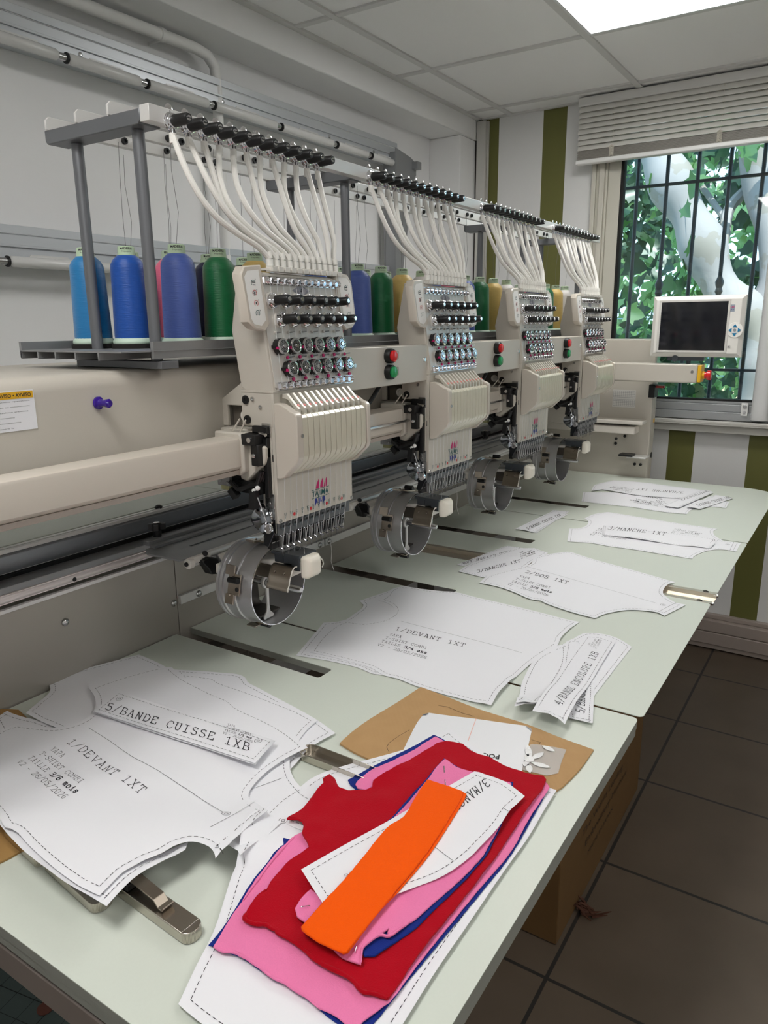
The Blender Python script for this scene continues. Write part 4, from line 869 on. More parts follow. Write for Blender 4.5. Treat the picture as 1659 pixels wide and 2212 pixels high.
for x, y in ((-.262, 1.804), (-.264, 1.736)): b.tube([(x-.012, y, .8428), (x-.006, y, .8445), (x, y, .8428)], .0016, 6)
part(ch, 'rivets', b, BLACK)
b = B(); b.cyl((-.25, 1.742, .838), (-.24, 1.742, .838), .004, n=10); b.cyl((-.25, 1.80, .838), (-.24, 1.80, .838), .004, n=10); part(ch, 'end_screws', b, STEEL)
tf = thing('table_frame', (-.7, 1.7, 0), 'grey steel frame and legs under the table panels', 'table frame')
STL = pm('frame_grey', (110, 104, 98), .5)
for y in (1.1, 1.9, 2.95): part(tf, 'leg', B().box(-1.12, -1.08, y, y+.04, 0, .80), STL, .002)
part(tf, 'cross_rail', B().box(-1.12, -1.08, .9, 3.0, .77, .81), STL, .002)
# ------------------------------------------------------------------ sheets: paper, card, cloth
def smooth_outline(P, sharp=38):
    n = len(P); P = [Vector(p) for p in P]; T = []
    for i in range(n):
        a, c, d = P[i-1], P[i], P[(i+1) % n]; u = (c-a).xy; v = (d-c).xy
        ang = math.degrees(u.angle(v, 0)) if u.length > 1e-9 and v.length > 1e-9 else 0
        T.append(None if ang > sharp else ((c-a).length, (d-a).normalized(), (d-c).length))
    o = []
    for i in range(n):
        a, c = P[i], P[(i+1) % n]; L = (c-a).length
        ta = T[i][1]*L if T[i] else (c-a); tc = T[(i+1) % n][1]*L if T[(i+1) % n] else (c-a)
        k = 1 if not T[i] and not T[(i+1) % n] else max(2, min(6, int(L/.012)))
        for j in range(k):
            t = j/k; h = t*t*t; q = t*t
            o.append(a*(2*h-3*q+1)+ta*(h-2*q+t)+c*(-2*h+3*q)+tc*(h-q))
    return o
def zfun(ctrl):
    C = [(p.x, p.y, p.z) for p in ctrl]
    lo = min(c[2] for c in C); hi = max(c[2] for c in C)
    if hi-lo < 1e-6: return lambda x, y: lo
    def f(x, y):
        s = w = 0
        for a, b_, z in C:
            d = ((x-a)**2+(y-b_)**2)**1.5+1e-9; s += z/d; w += 1/d
        return s/w
    return f
def cdt(out, grid):
    xs = [p.x for p in out]; ys = [p.y for p in out]; n = len(out)
    pts = [Vector((p.x, p.y)) for p in out]; E_ = [(i, (i+1) % n) for i in range(n)]
    def inside(x, y):
        c = False; j = n-1
        for i in range(n):
            if (ys[i] > y) != (ys[j] > y) and x < (xs[j]-xs[i])*(y-ys[i])/(ys[j]-ys[i])+xs[i]: c = not c
            j = i
        return c
    x = min(xs)+grid/2; r_ = 0
    while x < max(xs):
        y = min(ys)+grid*(.5 if r_ % 2 else .1)
        while y < max(ys):
            if inside(x, y) and min((x-a)**2+(y-b_)**2 for a, b_ in zip(xs, ys)) > (grid*.4)**2: pts.append(Vector((x, y)))
            y += grid
        x += grid*.87; r_ += 1
    V_, e, F_, *_ = delaunay_2d_cdt(pts, E_, [list(range(n))], 1, 1e-6)
    return V_, [tuple(f) for f in F_]
def conv(fr, pts, z):
    ox, oy, s = fr; return [at(ox+p[0]/s, oy+p[1]/s, z=(p[2] if len(p) > 2 else z)) for p in pts]
PLACED = []
def inpoly(P, x, y):
    c = False; j = len(P)-1
    for i in range(len(P)):
        if (P[i][1] > y) != (P[j][1] > y) and x < (P[j][0]-P[i][0])*(y-P[i][1])/(P[j][1]-P[i][1])+P[i][0]: c = not c
        j = i
    return c
def drape(out, zf, thick, dz=None):
    low = [q for q in PLACED if not (q[2] > max(p.x for p in out) or q[3] < min(p.x for p in out) or q[4] > max(p.y for p in out) or q[5] < min(p.y for p in out))]
    def f(x, y):
        z = zf(x, y)+(dz(x, y) if dz else 0)
        for q in low:
            if q[2] < x < q[3] and q[4] < y < q[5] and inpoly(q[0], x, y): z = max(z, q[1](x, y)+thick+.0003)
        return z
    P = [(p.x, p.y) for p in out]; PLACED.append((P, f, min(a for a, _ in P), max(a for a, _ in P), min(c for _, c in P), max(c for _, c in P)))
    return f
def sheetmesh(out, zf, thick, grid, dz=None):
    V_, F_ = cdt(out, grid); b = B(); n = len(V_)
    top = []
    for v in V_:
        z = zf(v.x, v.y)+(dz(v.x, v.y) if dz else 0); top.append(Vector((v.x, v.y, z)))
    F2 = []
    for f in F_:
        a = (V_[f[1]]-V_[f[0]]); c = (V_[f[2]]-V_[f[0]]); F2.append(f if a.x*c.y-a.y*c.x > 0 else f[::-1])
    cnt = {}
    for f in F2:
        for i in range(len(f)): cnt[(f[i], f[(i+1) % len(f)])] = 1
    bd = [e for e in cnt if (e[1], e[0]) not in cnt]
    bot = [v-Vector((0, 0, thick)) for v in top]
    b.add(top+bot, F2+[tuple(i+n for i in f[::-1]) for f in F2]+[(a+n, c+n, c, a) for a, c in bd]); return b
def inset(out, d):
    n = len(out); A = sum(out[i].x*out[(i+1) % n].y-out[(i+1) % n].x*out[i].y for i in range(n)); sg = 1 if A > 0 else -1
    o = []
    for i in range(n):
        p, q, r_ = out[i-1].xy, out[i].xy, out[(i+1) % n].xy
        u = (q-p); v = (r_-q)
        if u.length < 1e-7 or v.length < 1e-7: continue
        u.normalize(); v.normalize(); nu = Vector((-u.y, u.x))*sg; nv = Vector((-v.y, v.x))*sg; m = nu+nv
        if m.length < .2: continue
        m.normalize(); k = min(2.0, 1/max(.3, m.dot(nu))); o.append(q+m*d*k)
    return o
def dashes(b, line, zf, w=.0007, L=.0045, gap=.0035, closed=True):
    P = line+[line[0]] if closed else line; pos = 0; on = True; rem = L
    for p, q in zip(P, P[1:]):
        d = q-p; l = d.length; t = 0
        if l < 1e-7: continue
        while t < l-1e-9:
            s_ = min(rem, l-t)
            if on: ribbon(b, [p+d*(t/l), p+d*((t+s_)/l)], w, zf, .00035)
            t += s_; rem -= s_
            if rem < 1e-9: on = not on; rem = L if on else gap
def ptext(b, fr, O, E_, T, txt, z, zf, w=None, adv=1.0):
    o, e, t = conv(fr, [O, E_, T], z); n = len(txt)
    u = (e-o).xy/(n-.25); v = (t-o).xy; st, _ = strokes(txt)
    w = w or min(v.length, 1.5*u.length)*.075
    for s_ in st: ribbon(b, [(o.xy+u*a+v*c) for a, c in s_], w, zf, .0005)
    return o.xy, u, v
def pblock(b, fr, O, E_, T, txt, size, z, zf):
    o, u, v = ptext(b, fr, O, E_, T, txt, z, zf)
    lines = ['YAPA', 'T-SHIRT COMBI', 'TAILLE '+size, 'V2 - 28/05/2026']
    for i, l in enumerate(lines):
        oo = o+u*(-.25-.215*i)+v*(-1.84-1.165*i); uu = u*.55; vv = v*.62; w = min(vv.length, 1.5*uu.length)*.07
        for k, c in enumerate(l):
            bold = i == 2 and k > 6
            for s_ in strokes(c)[0]: ribbon(b, [(oo+uu*(k+a)+vv*c_) for a, c_ in s_], w*(2.4 if bold else 1), zf, .0005)
def psmall(b, fr, O, E_, T, size, z, zf):
    o, e, t = conv(fr, [O, E_, T], z); u = (e-o).xy/14.8; v = (t-o).xy
    for i, l in enumerate(['V2 - 28/05/2026', 'TAILLE '+size, 'T-SHIRT COMBI', 'YAPA']):
        oo = o.xy+u*(.3*i)+v*(1.75*i)
        for k, c in enumerate(l):
            bold = i == 1 and k > 6
            for s_ in strokes(c)[0]: ribbon(b, [(oo+u*(k+a)+v*c_) for a, c_ in s_], min(v.length, 1.5*u.length)*(.17 if bold else .075), zf, .0005)
def paper(name, fr, pts, z, lab, texts=(), line=None, circ=None, ins=.0085, cat_='paper pattern', grid=.020, dash=True, solid=None, group='white paper sewing pattern pieces', ctrl=(), sharp=38, mat=None, thick=.00025):
    base = []
    for seg in (pts if isinstance(pts[0], list) else [[fr]+list(pts)]): base += conv(seg[0], seg[1:], z)
    out = smooth_outline(base, sharp); zf = drape(out, zfun(base+conv(fr, ctrl, z) if ctrl else base), thick)
    org = (sum(p.x for p in base)/len(base), sum(p.y for p in base)/len(base), z)
    o = solo(name, sheetmesh(out, zf, thick, grid), mat or PAPER, lab, cat_, group, org=org, ang=60)
    b = B(); k = 0
    if dash: dashes(b, inset(out, ins), zf); k = 1
    for t_ in texts:
        kind = t_[0]; k = 1
        if kind == 'block': pblock(b, t_[1], *t_[2:], z, zf)
        elif kind == 'text': ptext(b, t_[1], *t_[2:], z, zf)
        elif kind == 'small': psmall(b, t_[1], *t_[2:], z, zf)
        elif kind == 'line':
            P = conv(t_[1], t_[2:], z); ribbon(b, [p.xy for p in P], .0006, zf, .0004)
        elif kind == 'circ':
            c = conv(t_[1], [t_[2]], z)[0].xy
            for r_ in (.0022, .0055): ribbon(b, [(c+Vector((r_*math.cos(a), r_*math.sin(a)))) for a in [2*PI*i/16 for i in range(17)]], .0006, zf, .0004)
    if k: part(o, 'printed_lines', b, INK)
    return o
P1 = (0, 1400, 4.1475); P2 = (350, 1400, 4.1475); P3 = (0, 1700, 4.1475); P4 = (350, 1700, 4.1475); P5 = (620, 1240, 2.592)
Q1 = (980, 1150, 3.19); Q2 = (1100, 1350, 5.925); Q3 = (1100, 1020, 3.19); Q4 = (720, 1460, 2.860); Q5 = (440, 1780, 3.607); FP = (0, 0, 1)
CARD = tex_mat('corrugated_card', lambda n, b, tc, sp: (lambda w: (n.links.new(mixc(n, nz(n, tc, 30), lin((176, 138, 92)), lin((192, 154, 106))), b.inputs['Base Color']), n.links.new(w, b.inputs['Normal'])))(
    (lambda bp, wv: (n.links.new(wv, bp.inputs['Height']), bp.inputs['Strength'].__setattr__('default_value', .1), bp.inputs['Distance'].__setattr__('default_value', .001), bp.outputs[0])[-1])(
        n.nodes.new('ShaderNodeBump'), M(n, 'SINE', M(n, 'MULTIPLY', M(n, 'ADD', M(n, 'MULTIPLY', sp.outputs[0], .75), M(n, 'MULTIPLY', sp.outputs[1], .66)), 900)))), .8)
KRAFT = pm('kraft', (170, 132, 78), .7, var=.06, scale=40)
# far sheets
paper('pattern_sheet', Q3, [(510, 138), (650, 138), (900, 150), (1230, 180), (1420, 210), (1300, 235), (1270, 250), (1245, 265), (1225, 288), (1070, 275), (880, 245), (700, 225), (498, 202)], .8435, 'lower sheet of the farthest pattern pile, its front edge along the table', [('block', Q3, (1060, 190), (800, 150), (1055, 180), '2/DOS 1XT', '9/12 mois')], ins=.007)
paper('pattern_sheet', Q3, [(1380, 165), (1515, 205), (1495, 248), (1440, 240), (1385, 238), (1300, 250), (1250, 235)], .844, 'small white tab piece under the strips at the far pile', ins=.006)
paper('pattern_sheet', Q3, [(585, 92), (600, 84), (720, 56), (900, 68), (1150, 100), (1390, 130), (1400, 140), (1330, 165), (1200, 178), (900, 160), (640, 118), (565, 128, .850), (575, 105, .849)], .846, 'upper curled sleeve piece of the farthest pattern pile', [('text', Q3, (1210, 136), (890, 112), (1202, 148), '3/MANCHE 1XT'), ('small', Q3, (865, 112), (715, 98), (862, 117), '9/12 mois')], ins=.007)
paper('pattern_strip', Q3, [(1325, 122), (1408, 140), (1165, 246), (1110, 238, .848), (1062, 226, .852)], .8485, 'narrow neckline strip lying across the far pile, left of the thigh strip', [('text', Q3, (1185, 200), (1370, 135), (1175, 192), '4/ENCOLURE')], ins=.005)
paper('pattern_strip', Q3, [(1425, 156), (1545, 178), (1315, 254), (1270, 244, .85), (1215, 234, .852)], .8465, 'rightmost narrow thigh strip beside the far pile', [('text', Q3, (1300, 240), (1525, 178), (1285, 228), '5/BANDE CUISSE 1XB')], ins=.005)
# strips under the third head
paper('pattern_strip', Q3, [(300, 262), (325, 262), (412, 272), (190, 418), (150, 412)], .8435, 'lower of the two short thigh strips lying near the third slot', ins=.005)
paper('pattern_strip', Q3, [(305, 265), (405, 290), (160, 414), (100, 398, .846), (42, 390, .849)], .8445, 'upper of the two short thigh strips lying near the third slot', [('text', Q3, (125, 402), (355, 300), (115, 388), '5/BANDE CUISSE 1XB')], ins=.005)
# 6/12 mois pile
paper('pattern_sheet', Q3, [(680, 274), (780, 290), (1100, 342), (1380, 383), (1436, 391), (1412, 400), (1405, 412), (1420, 440), (1480, 475), (1597, 487), (1563, 548), (1500, 536), (1430, 533), (1360, 543), (1300, 565), (1272, 582), (1262, 597), (1000, 556), (860, 533), (700, 512), (560, 488), (400, 478), (415, 388), (470, 388), (520, 375), (545, 350), (540, 330), (515, 320), (590, 288)], .8435, 'wide back pattern piece with small tab end, 8/12 mois, under the rolled sleeve piece', [('small', Q3, (552, 432), (800, 466), (560, 424), '6/12 mois'), ('circ', Q3, (1505, 498)), ('line', Q3, (1520, 540), (1548, 482))])
paper('pattern_sheet', Q3, [(650, 368, .848), (700, 372, .850), (900, 395, .851), (1300, 442, .854), (1415, 460, .858), (1445, 462, .862), (1420, 480, .852), (1385, 526), (1150, 502), (640, 430)], .8445, 'sleeve piece with curled end printed 3/MANCHE, on the 6/12 mois back piece', [('text', Q3, (672, 402), (1068, 448), (688, 384), '3/MANCHE 1XT'), ('small', Q3, (1112, 436), (1305, 456), (1114, 431), '6/12 mois')], ins=.007)
# 3/6 mois pile in the middle
paper('pattern_strip', Q1, [(350, 97), (375, 93), (480, 108), (300, 160), (70, 232), (22, 222)], .8435, 'thigh strip with upside down lettering under the middle sleeve piece', [('text', Q1, (462, 106), (65, 208), (466, 117), '5/BANDE CUISSE 1XB')], ins=.005)
paper('pattern_sheet', Q1, [(530, 108), (555, 108), (650, 142), (560, 190), (450, 260), (300, 300), (205, 310), (32, 268), (100, 225), (300, 155), (430, 110)], .8443, 'sleeve pattern piece printed 3/MANCHE left of the middle back piece', [('text', Q1, (160, 280), (458, 205), (156, 262), '3/MANCHE 1XT'), ('small', Q1, (465, 185), (562, 148), (462, 178), '3/6 mois')], ins=.007)
paper('pattern_sheet', Q1, [(640, 152), (780, 133), (810, 136), (940, 178), (1200, 250), (1480, 330), (1527, 343), (1480, 355, .846), (1450, 385, .848), (1442, 420, .847), (1480, 455), (1530, 485), (1601, 498), (1452, 574), (1405, 551), (1330, 540), (1200, 534), (1120, 545), (1040, 562), (975, 592), (800, 545), (640, 490), (600, 468), (530, 460), (400, 405), (290, 370), (176, 348), (230, 302), (340, 268), (490, 232), (540, 210), (545, 175)], .845, 'large back piece printed 2/DOS 1XT in the middle of the table', [('block', Q1, (487, 278), (778, 355), (503, 262), '2/DOS 1XT', '3/6 mois'), ('line', Q1, (500, 235), (1400, 490)), ('circ', Q1, (1442, 500)), ('line', Q1, (1405, 551), (1530, 485))])
# 3/4 ans front pieces
paper('pattern_sheet', P5, [(640, 70), (405, 150), (428, 172), (415, 195), (380, 220), (330, 255), (270, 268), (205, 272), (50, 456), (230, 485), (400, 525), (485, 560), (560, 565), (640, 590), (745, 630), (900, 640), (1100, 500), (900, 100)], .8433, 'lower sheet of the pair printed 3/4 ans, its left side sticking out', ins=.008)
paper('pattern_sheet', P5, [(585, 85), (650, 67), (720, 78), (840, 96), (940, 100), (1050, 128), (1200, 162), (1400, 210), (1560, 252), (1638, 268), (1580, 308, .846), (1530, 360, .848), (1515, 400, .846), (1420, 460), (1300, 560), (1240, 605, .850), (1190, 655, .852), (1142, 734, .848), (1000, 705), (850, 665), (700, 618), (620, 585), (545, 568), (470, 525), (350, 490), (240, 462), (125, 437), (180, 360), (260, 292), (330, 262), (430, 275), (530, 258), (588, 228), (602, 200), (585, 175), (545, 155), (512, 148), (555, 120)], .8442, 'large front piece printed 1/DEVANT 1XT in size 3/4 ans', [('block', P5, (600, 312), (988, 412), (612, 295), '1/DEVANT 1XT', '3/4 ans'), ('line', P5, (640, 265), (1315, 443))])
# fan of pieces right of it
paper('pattern_sheet', Q2, [(945, 108), (1060, 100), (1230, 120), (1400, 175), (1570, 280), (1400, 500), (1085, 910), (800, 700), (700, 480), (720, 230), (830, 170)], .8435, 'sleeve piece at the back of the fan of papers by the table edge', ins=.007)
paper('pattern_sheet', Q2, [(715, 235), (520, 310), (330, 435), (200, 650), (150, 780), (135, 880), (110, 950, .850), (66, 1042, .862), (200, 1008, .862), (350, 1010, .856), (520, 800), (700, 520), (725, 235)], .8445, 'curved sleeve piece at the left of the fan of papers', ins=.007)
paper('pattern_sheet', Q2, [(735, 238), (530, 320), (335, 437), (210, 650), (160, 780), (140, 900), (85, 992, .866), (200, 978, .866), (370, 992, .858), (560, 800), (725, 500)], .8455, 'upper curved sleeve piece lying on the left of the fan', ins=.007)
paper('pattern_strip', Q2, [(730, 212), (800, 195), (918, 205), (1060, 540), (1090, 640), (1070, 1250, .849), (1058, 1255, .849), (765, 1190), (680, 560)], .8462, 'thigh strip printed 5/BANDE standing steeply under the neckline strip', [('text', Q2, (960, 1155), (985, 560), (852, 1118), '5/BANDE CUISSE')], ins=.006)
paper('pattern_strip', Q2, [(978, 140), (1165, 150), (1355, 218), (1100, 640, .8475), (712, 1270, .858), (620, 1190, .864), (500, 1130, .869), (295, 1098, .862), (690, 540)], .8478, 'neckline strip printed 4/BANDE ENCOLURE on top of the fan', [('text', Q2, (655, 1150), (1142, 372), (560, 1108), '4/BANDE ENCOLURE 1XB'), ('small', Q2, (1112, 312), (1186, 200), (1094, 304), '3/4 ans')], ins=.006)
# near left pile
bd = paper('cardboard_sheet', FP, [(-80, 1560), (0, 1531), (40, 1533), (110, 1600), (200, 1700), (120, 1780), (45, 1838), (0, 1862), (-90, 1905)], .845, 'brown card sheet sticking out under the near left papers', cat_='cardboard', dash=False, group=None, mat=KRAFT, thick=.0025)
def arm(a, b_, w, lab, spring=False, z=.843, loop=False):
    A, Bv = at(*a, z=z), at(*b_, z=z); d = (Bv-A).normalized(); n_ = Vector((-d.y, d.x, 0)); t = thing('hoop_arm', A, lab, 'hoop clamp arm', 'steel hoop clamp arms under the near left papers'); L = (Bv-A).length; U = Vector((0, 0, 1)); C = (A+Bv)/2; hp = .0125 if spring else .001
    b = B(); b.obox(C+U*hp, d*L/2, n_*w/2, U*.0008); b.obox(C+U*.006+n_*(w/2-.0006), d*L/2, n_*.0006, U*.006); b.obox(C+U*.006-n_*(w/2-.0006), d*L/2, n_*.0006, U*.006)
    b.prism([( (Bv+n_*(w/2)*math.cos(t_)+d*(w*.4)*math.sin(t_)).x, (Bv+n_*(w/2)*math.cos(t_)+d*(w*.4)*math.sin(t_)).y) for t_ in [PI*i/10 for i in range(11)]], 'z', z+hp-.001, z+hp+.001)
    P = [Bv+n_*(w/2-.0006)*math.cos(t_)+d*(w*.38)*math.sin(t_)+U*.006 for t_ in [PI*i/24 for i in range(25)]]
    for p, q in zip(P, P[1:]): b.obox((p+q)/2, (q-p)/2*1.06, (q-p).cross(U).normalized()*.0006, U*.006)
    part(t, 'arm_channel', b, pm('nickel', (196, 190, 180), .25, metal=1), .0005)
    if spring:
        s0 = A; b = B(); e = Bv-d*.045
        pts = [(0, .020), (L*.35, .021), (L*.5, .026), (L-.052, .0225), (L-.045, .016), (L-.039, .015), (L-.035, .020)]
        for (u0, h0), (u1, h1) in zip(pts, pts[1:]):
            p, q = A+d*u0+U*h0, A+d*u1+U*h1; b.obox((p+q)/2, (q-p)/2*1.03, n_*w*.30, (q-p).cross(n_).normalized()*.0009)
        part(t, 'spring_lever', b, pm('spring_steel', (150, 140, 128), .35, metal=1), .0004)
        b = B(); b.obox(A+d*L*.34+U*.018, d*L*.13, n_*w*.46, U*.004); part(t, 'pivot_block', b, BLACK, .001)
        b = B(); b.ball(A+d*L*.42+U*.0235, .0042, 8); b.box(0, 0, 0, 0, 0, 0) if 0 else None; part(t, 'rivet', b, CHROME)
    return t
arm((205, 1872), (413, 2022), .024, 'steel clamp arm with spring lever sticking out below the near left papers', True)
arm((120, 1868), (218, 1955), .026, 'plain steel channel arm tip left of the lever arm')
arm((30, 1806), (92, 1862), .020, 'steel arm edge under the leftmost papers')
arm((800, 1685), (668, 1634), .030, 'steel clamp arm with rounded end between the left papers and the cloths', z=.843)
paper('pattern_sheet', P1, [(-60, 640), (65, 560), (100, 580), (230, 622), (320, 640), (420, 672), (520, 715), (700, 900), (400, 1500)], .852, 'sheet corner at the far left under the front piece 3/6 mois')
paper('pattern_sheet', P1, [(425, 292, .8475), (600, 228), (1000, 120), (1245, 58), (1370, 110), (1480, 165), (1560, 230), (1800, 600), (1300, 900), (800, 850), (505, 712, .856), (232, 582, .856), (300, 520), (400, 440), (447, 390), (445, 340)], .850, 'sheet with armhole lying along the machine bed panel, back left of the pile')
paper('pattern_sheet', P2, [(110, 192), (350, 205), (540, 220), (640, 228), (700, 240), (745, 265), (765, 300), (790, 320), (860, 355), (1000, 430), (1200, 535), (1400, 650), (1555, 762), (1440, 820), (1390, 850), (1300, 910), (1220, 1010), (1150, 1085), (900, 1000), (400, 700)], .8475, 'lowest sheet at the back right of the near left pile')
paper('pattern_sheet', P2, [(150, 228), (270, 235), (400, 252), (480, 265), (530, 300), (720, 365), (900, 430), (1060, 492), (1230, 560), (1392, 648), (1300, 730), (1230, 822), (900, 900), (300, 600)], .8505, 'middle sheet at the right of the near left pile, above the lowest one')
paper('pattern_sheet', P2, [(1150, 965), (1143, 1060), (1175, 1160), (1230, 1230), (1290, 1290), (1325, 1312), (1360, 1312), (1500, 1400), (1400, 1650), (1255, 1632), (1080, 1560), (905, 1490), (700, 1400), (700, 1100)], .852, 'piece with a rounded armhole between the front piece and the red cloth', [('circ', P2, (1085, 1545)), ('line', P2, (1070, 1168), (785, 1272))])
paper('pattern_sheet', P4, [(800, 200), (1070, 312, .853), (960, 420, .858), (830, 500, .862), (740, 575, .866), (695, 615, .868), (680, 570, .866), (600, 520, .862), (600, 300)], .855, 'small shadowed sheet corner below the tab of the front piece', [('circ', P4, (822, 300))], dash=False)
lift = .880
paper('pattern_sheet', P1, [[P3, (-150, 200, .870), (0, 340, .874), (180, 540, .876), (300, 640, .876), (460, 760, .877), (600, 862, .878), (780, 962, .879), (955, 1068, .880), (1050, 960, .880), (1180, 830, .880), (1300, 745, .880), (1480, 650, .879), (1659, 562, .877)],
      [P4, (235, 492, .875), (60, 560, .868), (-300, 620, .855), (-560, 500, .852), (-800, 200, .851), (-1000, -200, .850)]], .874, 'second sheet just below the front piece 3/6 mois, its edge showing along the bottom', ins=.009)
A1 = [[P1, (-250, 860, .862), (0, 738, .860), (155, 675, .858), (250, 692, .857), (380, 706), (500, 712), (620, 695), (740, 650), (820, 590), (850, 545), (857, 480), (840, 420), (795, 358), (1100, 255), (1380, 180), (1460, 170), (1540, 172)],
      [P2, (150, 225), (240, 285), (360, 345), (470, 400), (620, 462), (680, 515), (740, 550), (960, 650), (1150, 760), (1305, 890, .858), (1150, 965, .858), (1000, 1060), (880, 1160), (790, 1270), (775, 1320), (800, 1370), (840, 1385, .862), (950, 1452, .867)],
      [P4, (840, 290, .870), (700, 420, .873), (590, 520, .877), (478, 640, .880), (468, 590, .881), (420, 532, .882), (330, 497, .882), (235, 488, .882), (100, 530, .882)],
      [P3, (1452, 590, .883), (1300, 650, .883), (1200, 705, .883), (1100, 762, .883), (1000, 860, .883), (890, 972, .8825), (700, 880, .881), (480, 720, .880), (300, 560, .879), (230, 490, .879), (160, 410, .879), (95, 370, .879), (45, 362, .878), (0, 285, .877), (-200, 0, .872)]]
paper('pattern_sheet', P1, A1, .857, 'largest front piece printed 1/DEVANT 1XT, size 3/6 mois, at the near left', [('block', P1, (588, 858), (1250, 1358), (657, 816), '1/DEVANT 1XT', '3/6 mois'), ('line', P1, (795, 717), (1659, 1310)), ('line', P2, (200, 1300), (555, 1535)), ('circ', P2, (580, 1548)), ('line', P4, (445, 495), (842, 140))], ins=.009, ctrl=[(600, 1000, .862), (1000, 1000, .858), (400, 1300, .868), (1300, 1300, .866)])
paper('pattern_strip', P1, [(1062, 384), (1400, 490), [0]][:2]+[(1400, 490)][:0]+[(2440, 828), (2290, 1044, .868), (2240, 1030, .868), (830, 568)], .8635, 'lower band of the pair printed 5/BANDE CUISSE, peeping out below', ins=.007)
paper('pattern_strip', P1, [(1060, 382), (2468, 830, .869), (2285, 1030, .870), (835, 563)], .8655, 'thigh band printed 5/BANDE CUISSE 1XB lying on the near front piece', [('text', P1, (930, 545), (2218, 942), (968, 490), '5/BANDE CUISSE 1XB'), ('small', P2, (545, 788), (808, 868), (550, 772), '2/3 ans'), ('circ', P1, (1070, 456)), ('circ', P2, (862, 852))], ins=.007)
# ------------------------------------------------------------------ near right pile
K = paper('cardboard_sheet', Q4, [(540, 68), (700, 128), (870, 195), (1040, 250), (1200, 300), (1400, 380), (1608, 455), (1590, 480), (1550, 540), (1500, 600), (1440, 660), (1380, 705), (1100, 760), (500, 640), (215, 510), (120, 465), (40, 415), (110, 350), (220, 270), (400, 160)], .8455, 'brown corrugated cardboard sheet under the white card and cloths', cat_='cardboard', dash=False, group=None, mat=CARD, thick=.003)
b = B(); b.add([], []); zf_ = lambda x, y: .8456
for L_i in ([(330, 440), (335, 455), (345, 470)], [(330, 440), (345, 415), (400, 375), (470, 335)], [(650, 185), (700, 190), (800, 232), (870, 250)], [(1225, 395), (1280, 412), (1270, 425)]):
    ribbon(b, [p.xy for p in conv(Q4, L_i, .8456)], .0007, zf_)
part(K, 'cut_lines', b, pm('cut', (60, 42, 24), .8))
env = paper('card_sheet', Q4, [(560, 235), (590, 228), (720, 246), (880, 265), (1040, 288), (1190, 308), (1225, 340), (1200, 450), (1165, 590), (800, 540), (430, 462), (470, 380), (520, 285)], .8468, 'white glossy card with folded corner on the brown cardboard', cat_='card', dash=False, group=None, mat=pm('glossy_card', (236, 237, 240), .35), thick=.0008)
b = B(); ribbon(b, [p.xy for p in conv(Q4, [(882, 266), (832, 402)], .847)], .0012, lambda x, y: .8469); part(env, 'pink_line', b, PINKINK)
b = B(); O_, E_, T_ = conv(Q4, [(1028, 488), (925, 476), (1024, 515)], .8472); U_ = (E_-O_); font(b, 'POC', O_, U_.normalized(), (T_-O_), w=U_.length, bold=True); part(env, 'lettering', b, pm('bold_ink', (30, 30, 32), .6))
for c in (((548, 242), (572, 244), (590, 229), (562, 234)), ((1190, 310), (1200, 322), (1226, 338), (1222, 325))): b = B(); b.add(conv(Q4, c, .8478), [(0, 1, 2, 3)]); part(env, 'folded_corner', b, pm('fold_shade', (160, 162, 168), .3, metal=.6))  # folded corner tips, their fold shadow painted in grey
sac = paper('plastic_sachet', Q4, [(1215, 425), (1250, 422), (1300, 430), (1370, 440), (1440, 455), (1410, 530), (1390, 600), (1320, 615), (1165, 580), (1190, 500)], .8472, 'clear plastic sachet with white lace flower, right of the white card', cat_='sachet', dash=False, group=None, mat=pm('film', (225, 222, 218), .25, alpha=.42), thick=.0004)
b = B()
def petal(c, tip, w):
    P = []; c, tip = conv(Q4, [c], .848)[0], conv(Q4, [tip], .848)[0]; d = tip-c; n_ = Vector((-d.y, d.x, 0)).normalized()*w
    for i in range(9): t = i/8; P.append(c+d*t+n_*math.sin(PI*t)**.8)
    for i in range(1, 8): t = 1-i/8; P.append(c+d*t-n_*math.sin(PI*t)**.8)
    m_ = len(P); b.add(P+[p+Vector((0, 0, .0008)) for p in P], [tuple(range(m_, 2*m_))]+[(i, (i+1) % m_, m_+(i+1) % m_, m_+i) for i in range(m_)])
for c, tip in (((1215, 520), (1200, 425)), ((1225, 515), (1300, 475)), ((1220, 535), (1342, 568)), ((1205, 545), (1215, 600)), ((1290, 432), (1368, 468)), ((1200, 530), (1180, 560)), ((1205, 500), (1185, 490))): petal(c, tip, .0048)
b.ball(conv(Q4, [(1210, 515)], .849)[0], .008, 10, (1, 1, .3)); part(sac, 'lace_flower', b, pm('lace', (245, 245, 245), .8, bump=.5, scale=900))
W1 = paper('pattern_sheet', Q4, [[FP, (385, 2169), (422, 2090), (461, 2013), (485, 1941), (500, 1893), (519, 1849), (535, 1800), (600, 1730), (648, 1700), (668, 1684), (700, 1668), (750, 1652), (797, 1640), (870, 1620)], [Q4, (560, 412), (640, 365), (725, 320), (775, 375), (860, 430), (960, 500), (1060, 556), (1200, 640), (1330, 690), (1380, 705)], [FP, (1180, 1742), (1140, 1810), (1090, 1880), (1010, 1998), (940, 2100), (870, 2212), (800, 2320), (600, 2285), (480, 2240), (415, 2195)]],
      .8480, 'largest white pattern sheet under the pink and red fabrics at the near edge', ins=.010, ctrl=[], grid=.05)
